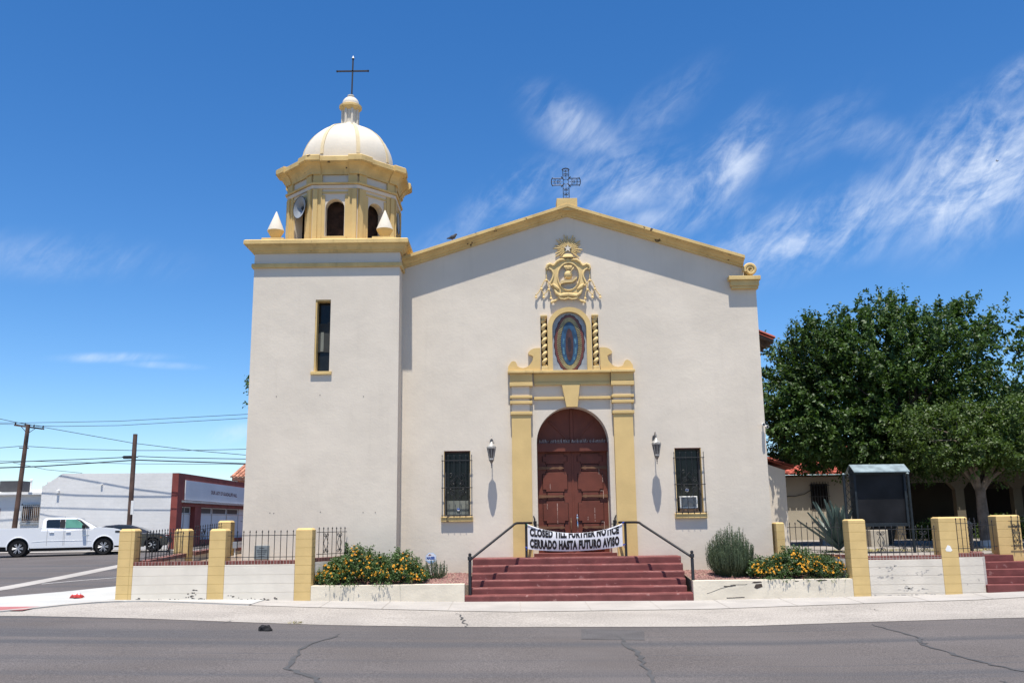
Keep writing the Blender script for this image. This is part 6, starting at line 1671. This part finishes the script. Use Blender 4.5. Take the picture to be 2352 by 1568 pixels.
wire(W((-200, 310, PYW), (0, 298, PYW), (160, 285, PYW), (230, 288, PYW), (560, 308, PYW), (1000, 318, PYW), (1400, 318, PYW), (2000, 305, PYW)), .016, 'wire fixed to the crossarm pole below its arm')
wire(W((-200, 425, P2Y), (200, 400, P2Y), (600, 385, P2Y), (930, 370, P2Y)), .022, 'thick wire from the far left to the splice case on the second pole')
wire(W((1040, 362, P2Y), (1300, 372, P2Y), (1840, 382, P2Y), (2100, 384, P2Y)), .020, 'thick wire from the second pole to the tower, upper of two')
wire(W((-200, 455, P2Y), (300, 438, P2Y), (700, 412, P2Y), (960, 394, P2Y), (1040, 390, P2Y), (1500, 405, P2Y), (1840, 417, P2Y), (2100, 424, P2Y)), .030, 'thickest black cable passing just below the splice case')
wire(W((-200, 395, PYW), (300, 400, PYW), (1000, 418, PYW), (1900, 422, PYW)), .012, 'faint thin wire behind both poles above the hall roof')
wire(W((100, 410, PYW), (350, 462, PYW), (620, 488, PYW)), .012, 'faint drop wire sagging to the hall roof')

# vehicles -------------------------------------------------------------
def wheel(x, y, z, R, parent, spokes=6, s=-1, rimm='rim'):
    t = MB()
    prof_ = [(R * .66, -.11), (R * .93, -.12), (R, -.09), (R, .09), (R * .93, .12), (R * .66, .11)]
    n = 32
    def ring(pr, n=32):
        vs = []; fs = []
        for rr, yy in pr:
            for k in range(n): a = 2 * PI * k / n; vs.append((x + rr * math.cos(a), y + yy * (-s) * -1, z + rr * math.sin(a)))
        for i in range(len(pr) - 1):
            for k in range(n): fs.append((i * n + k, i * n + (k + 1) % n, (i + 1) * n + (k + 1) % n, (i + 1) * n + k))
        return vs, fs
    w = t.add(*ring(prof_)).build('wheel', 'tyre', parent, smooth=True, local=True)
    ri = MB().add(*ring([(R * .70, s * .10), (R * .66, s * .125), (R * .60, s * .10), (R * .60, -.05)]))
    for k in range(spokes):
        for da in (-.17, .17):
            a = 2 * PI * k / spokes + da; a2 = 2 * PI * k / spokes + da * .35
            ri.tube([(x + R * .10 * math.cos(a2), y + s * .10, z + R * .10 * math.sin(a2)), (x + R * .62 * math.cos(a), y + s * .105, z + R * .62 * math.sin(a))], R * .058, 5)
    ri.prism([[(x + R * .13 * math.cos(i * PI / 6), z + R * .13 * math.sin(i * PI / 6)) for i in range(12)]], y + s * .05, y + s * .115)
    ri.build('rim', rimm, w, local=True, smooth=False)
    d = MB().prism([[(x + R * .66 * math.cos(i * PI / 12), z + R * .66 * math.sin(i * PI / 12)) for i in range(24)]], y + s * .02, y + s * .03); d.build('brake_shadow', 'trim_black', w, local=True)

def loft_panel(b, loop0, y0, loop1, y1):
    n = len(loop0); b.add([(x, y0, z) for x, z in loop0] + [(x, y1, z) for x, z in loop1], [(i, (i + 1) % n, n + (i + 1) % n, n + i) for i in range(n)])

def pickup(loc, rz, label):
    r = empty('pickup_truck', loc, rz, label, 'pickup truck')
    H = .98                                            # half width
    R, wb = .405, 3.99
    ar = lambda cx, rr: arc(cx, R, rr, 0, 180, 14)
    body = [(-1.05, .52), (-1.12, .60), (-1.12, 1.36), (-1.06, 1.43), (.98, 1.42), (1.0, 1.28), (3.40, 1.28), (3.50, 1.41), (3.9, 1.40), (4.45, 1.34), (4.76, 1.26), (4.88, 1.14), (4.92, .85), (4.92, .50), (4.80, .44), (4.53, .44)]
    body += arc(wb, R + .05, .50, 0, 180, 14) + [(wb - .53, .40), (.56, .40)] + arc(0, R + .05, .50, 0, 180, 14) + [(-.56, .50)]
    b = MB(); b.prism([body], -H, H)
    bd = b.build('body', 'car_white', r, local=True, bevel=.05, bseg=3)
    # bed opening
    MB().box(-1.0, .88, -.8, .8, 1.38, 1.435).build('bed_liner', 'trim_black', bd, local=True)
    # character crease and wheel-arch lips
    b = MB(); b.tube([(.6, -H + .004, .72), (1.1, -H + .002, .76), (3.0, -H + .002, .76), (3.4, -H + .004, .74)], .014, 6)
    b.build('body_crease', 'car_white', bd, local=True)
    for cx in (0, wb):
        for s in (-1, 1):
            b = MB(); b.tube([(x, s * (H + .012), z) for x, z in arc(cx, R + .05, .51, -12, 192, 22)], .020, 6); b.build('arch_lip', 'car_white', bd, local=True)
            b = MB(); b.prism([arc(cx, R + .05, .50, 0, 360, 24)[:-1]], s * (H - .30), s * (H - .28)); b.build('wheel_well', 'trim_black', bd, local=True)
    # cab: tapering upward
    c0 = [(1.02, 1.19), (1.02, 1.34), (3.42, 1.26), (3.42, 1.19)]
    lo = [(1.02, 1.22), (3.62, 1.22)]; hi = [(1.14, 1.80), (1.30, 1.90), (1.9, 1.925), (2.45, 1.895), (2.72, 1.83)]
    b = MB(); hw = (.95, .76)
    prof_ = [(1.02, 1.26, .965), (1.04, 1.50, .93), (1.08, 1.82, .82), (1.16, 1.915, .76), (1.8, 1.955, .73), (2.5, 1.935, .73), (2.82, 1.87, .77), (3.40, 1.55, .88), (3.72, 1.34, .94)]
    vs = []
    for x, z, h in prof_: vs += [(x, -h, z), (x, h, z)]
    n = len(prof_); fs = [(2 * i, 2 * i + 1, 2 * i + 3, 2 * i + 2) for i in range(n - 1)]
    fs += [tuple(2 * i for i in range(n)), tuple(2 * i + 1 for i in reversed(range(n))), (1, 0, 2 * n - 2, 2 * n - 1)]
    # side faces triangulated as a fan about the sill so the tumblehome stays smooth
    fs = [f for f in fs if len(f) <= 4]
    for s in (0, 1):
        k = len(vs); vs.append((2.2, (-.965, .965)[s], 1.27))
        fs += [((2 * i + s, 2 * i + 2 + s, k) if s == 0 else (2 * i + 2 + s, 2 * i + s, k)) for i in range(n - 1)]
    cb_ = b.add(vs, fs).build('cab', 'car_white', r, local=True, smooth=True)
    def side_y(z): return .975 - max(0, z - 1.27) * .265
    def glass(pts, m, nm, off=.012):
        for s in (-1, 1):
            q = MB(); q.add([(x, s * (side_y(z) + off), z) for x, z in pts], [tuple(range(len(pts)))]); q.build(nm, m, cb_, local=True)
    glass([(1.24, 1.43), (1.86, 1.41), (1.86, 1.84), (1.30, 1.84), (1.22, 1.78)], 'car_glass', 'rear_window', .018)
    glass([(1.87, 1.41), (2.10, 1.405), (2.10, 1.84), (1.87, 1.84)], 'trim_black', 'pillar_trim', .017)
    glass([(2.12, 1.405), (3.10, 1.39), (3.06, 1.46), (2.80, 1.72), (2.62, 1.83), (2.12, 1.84)], 'car_glass_green', 'front_window', .018)
    glass([(3.11, 1.39), (3.30, 1.40), (2.84, 1.79), (2.64, 1.855), (2.62, 1.835), (2.80, 1.73), (3.07, 1.46)], 'trim_black', 'window_trim', .020)
    b = MB(); b.add([(2.86, -.70, 1.845), (2.86, .70, 1.845), (3.68, .86, 1.375), (3.68, -.86, 1.375)], [(0, 1, 2, 3)]); b.xf(Matrix.Translation((.012, 0, .018))); b.build('windscreen', 'car_glass', cb_, local=True)
    for s in (-1, 1):
        for x0, x1 in ((1.30, 2.06), (2.12, 3.20)):
            d = MB()
            for a, c in (((x0, .52), (x0, 1.36)), ((x1, .52), (x1, 1.36))): d.tube([(a[0], s * (H + .001), a[1]), (c[0], s * (H + .001), c[1])], .006, 4)
            d.build('door_gap', 'trim_black', bd, local=True)
            h_ = MB(); xh = x0 + .10 if x0 < 2 else x0 + .06; h_.box(xh, xh + .22, min(s * H, s * (H + .04)), max(s * H, s * (H + .04)), 1.17, 1.205, .012); h_.build('door_handle', 'car_white', bd, local=True)
        m_ = MB(); m_.box(2.92, 3.08, min(s * .98, s * 1.22), max(s * .98, s * 1.22), 1.36, 1.56, .04); m_.build('mirror', 'trim_black', cb_, local=True)
        hl = MB(); hl.box(4.52, 4.86, min(s * .90, s * .995), max(s * .90, s * .995), 1.12, 1.22, .02); hl.build('headlight', 'trim_black', bd, local=True)
        tl = MB(); tl.box(-1.13, -1.03, min(s * .90, s * .99), max(s * .90, s * .99), .88, 1.22, .015); tl.build('tail_light', 'litter_red', bd, local=True)
        mf = MB(); mf.box(wb - .60, wb - .52, min(s * .80, s * .97), max(s * .80, s * .97), .24, .46); mf.box(.52, .60, min(s * .80, s * .97), max(s * .80, s * .97), .24, .46); mf.build('mud_flap', 'trim_black', bd, local=True)
        bg_ = MB(); bg_.box(2.95, 3.28, min(s * H, s * (H + .008)), max(s * H, s * (H + .008)), 1.0, 1.025); bg_.build('badge', 'chrome', bd, local=True)
    fb = MB(); fb.box(4.80, 4.97, -.95, .95, .46, .66, .03); fb.build('front_bumper', 'chrome', bd, local=True)
    gr = MB(); gr.box(4.86, 4.945, -.70, .70, .72, 1.14, .02); gr.build('radiator_grille', 'trim_black', bd, local=True)
    rb = MB(); rb.box(-1.28, -1.10, -.92, .92, .52, .70, .03); rb.build('rear_bumper', 'chrome', bd, local=True)
    an = MB().tube([(2.0, 0, 1.91), (2.02, 0, 2.0)], .02, 5); an.build('roof_aerial', 'trim_black', cb_, local=True)
    ch = MB(); ch.box(-.9, 4.4, -.72, .72, .26, .60); ch.build('chassis', 'trim_black', r, local=True)
    for cx in (0, wb):
        for s in (-1, 1): wheel(cx, s * (H - .13), R, R, r, 6, s)
    return r
tk = pickup((-23.13, 21.66, gz(-22, 21.4)), math.radians(22), 'white pickup truck parked across the side street at far left')
tk.scale = (.9, .9, .9); tk.rotation_euler = (0, -math.radians(.34), math.radians(22))

def sedan(loc, rz, label):
    r = empty('parked_car', loc, rz, label, 'car')
    H, R, wb = .90, .335, 2.75
    body = [(-.78, .36), (-.92, .50), (-.95, .80), (-.86, .95), (-.45, 1.0), (3.0, .96), (3.35, .86), (3.55, .72), (3.60, .50), (3.52, .30), (3.15, .28)]
    body += arc(wb, R + .02, .39, 0, 180, 14) + [(wb - .42, .24), (.42, .24)] + arc(0, R + .02, .39, 0, 180, 14)
    bd = MB().prism([body], -H, H).build('body', 'car_black', r, local=True, bevel=.07, bseg=3)
    prof_ = [(-.70, .96, .82), (-.30, 1.20, .70), (.25, 1.40, .60), (.9, 1.455, .58), (1.5, 1.43, .58), (1.95, 1.30, .64), (2.70, .95, .80)]
    vs = [];
    for x, z, h in prof_: vs += [(x, -h, z), (x, h, z)]
    n = len(prof_); fs = [(2 * i, 2 * i + 1, 2 * i + 3, 2 * i + 2) for i in range(n - 1)]
    for s in (0, 1):
        k = len(vs); vs.append((1.0, (-.84, .84)[s], .95)); fs += [((2 * i + s, 2 * i + 2 + s, k) if s == 0 else (2 * i + 2 + s, 2 * i + s, k)) for i in range(n - 1)]
    cb_ = MB().add(vs, fs).build('cabin', 'car_black', r, local=True, smooth=True)
    sy = lambda z: .845 - (z - .95) * .52
    for s in (-1, 1):
        for pts in ([(-.30, 1.03), (.62, 1.02), (.62, 1.36), (.30, 1.33), (-.05, 1.2)], [(.70, 1.02), (2.15, 1.0), (1.75, 1.25), (1.42, 1.37), (.70, 1.37)]):
            MB().add([(x, s * (sy(z) + .02), z) for x, z in pts], [tuple(range(len(pts)))]).build('side_window', 'car_glass', cb_, local=True)
        MB().box(1.72, 1.88, min(s * .86, s * 1.04), max(s * .86, s * 1.04), .98, 1.10, .03).build('mirror', 'car_black', cb_, local=True)
        MB().box(3.18, 3.50, min(s * .72, s * .89), max(s * .72, s * .89), .68, .80, .03).build('headlight', 'headlight', bd, local=True)
        MB().box(3.12, 3.22, min(s * .80, s * .905), max(s * .80, s * .905), .70, .78, .02).build('indicator', 'indicator', bd, local=True)
        MB().prism([arc(0, R + .02, .39, 0, 360, 24)[:-1]], s * (H - .26), s * (H - .25)).build('wheel_well', 'trim_black', bd, local=True)
        MB().prism([arc(wb, R + .02, .39, 0, 360, 24)[:-1]], s * (H - .26), s * (H - .25)).build('wheel_well', 'trim_black', bd, local=True)
    MB().add([(1.98, -.58, 1.31), (1.98, .58, 1.31), (2.70, .74, .975), (2.70, -.74, .975)], [(0, 1, 2, 3)]).build('windscreen', 'car_glass', cb_, local=True)
    for cx in (0, wb):
        for s in (-1, 1): wheel(cx, s * (H - .12), R, R, r, 5, s, 'alu')
    return r
sc = sedan((-20.65, 24.68, gz(-20, 24.5) + .05), math.radians(14), 'black car parked in front of the white hall, behind the pickup')
sc.scale = (.9, .9, .9)
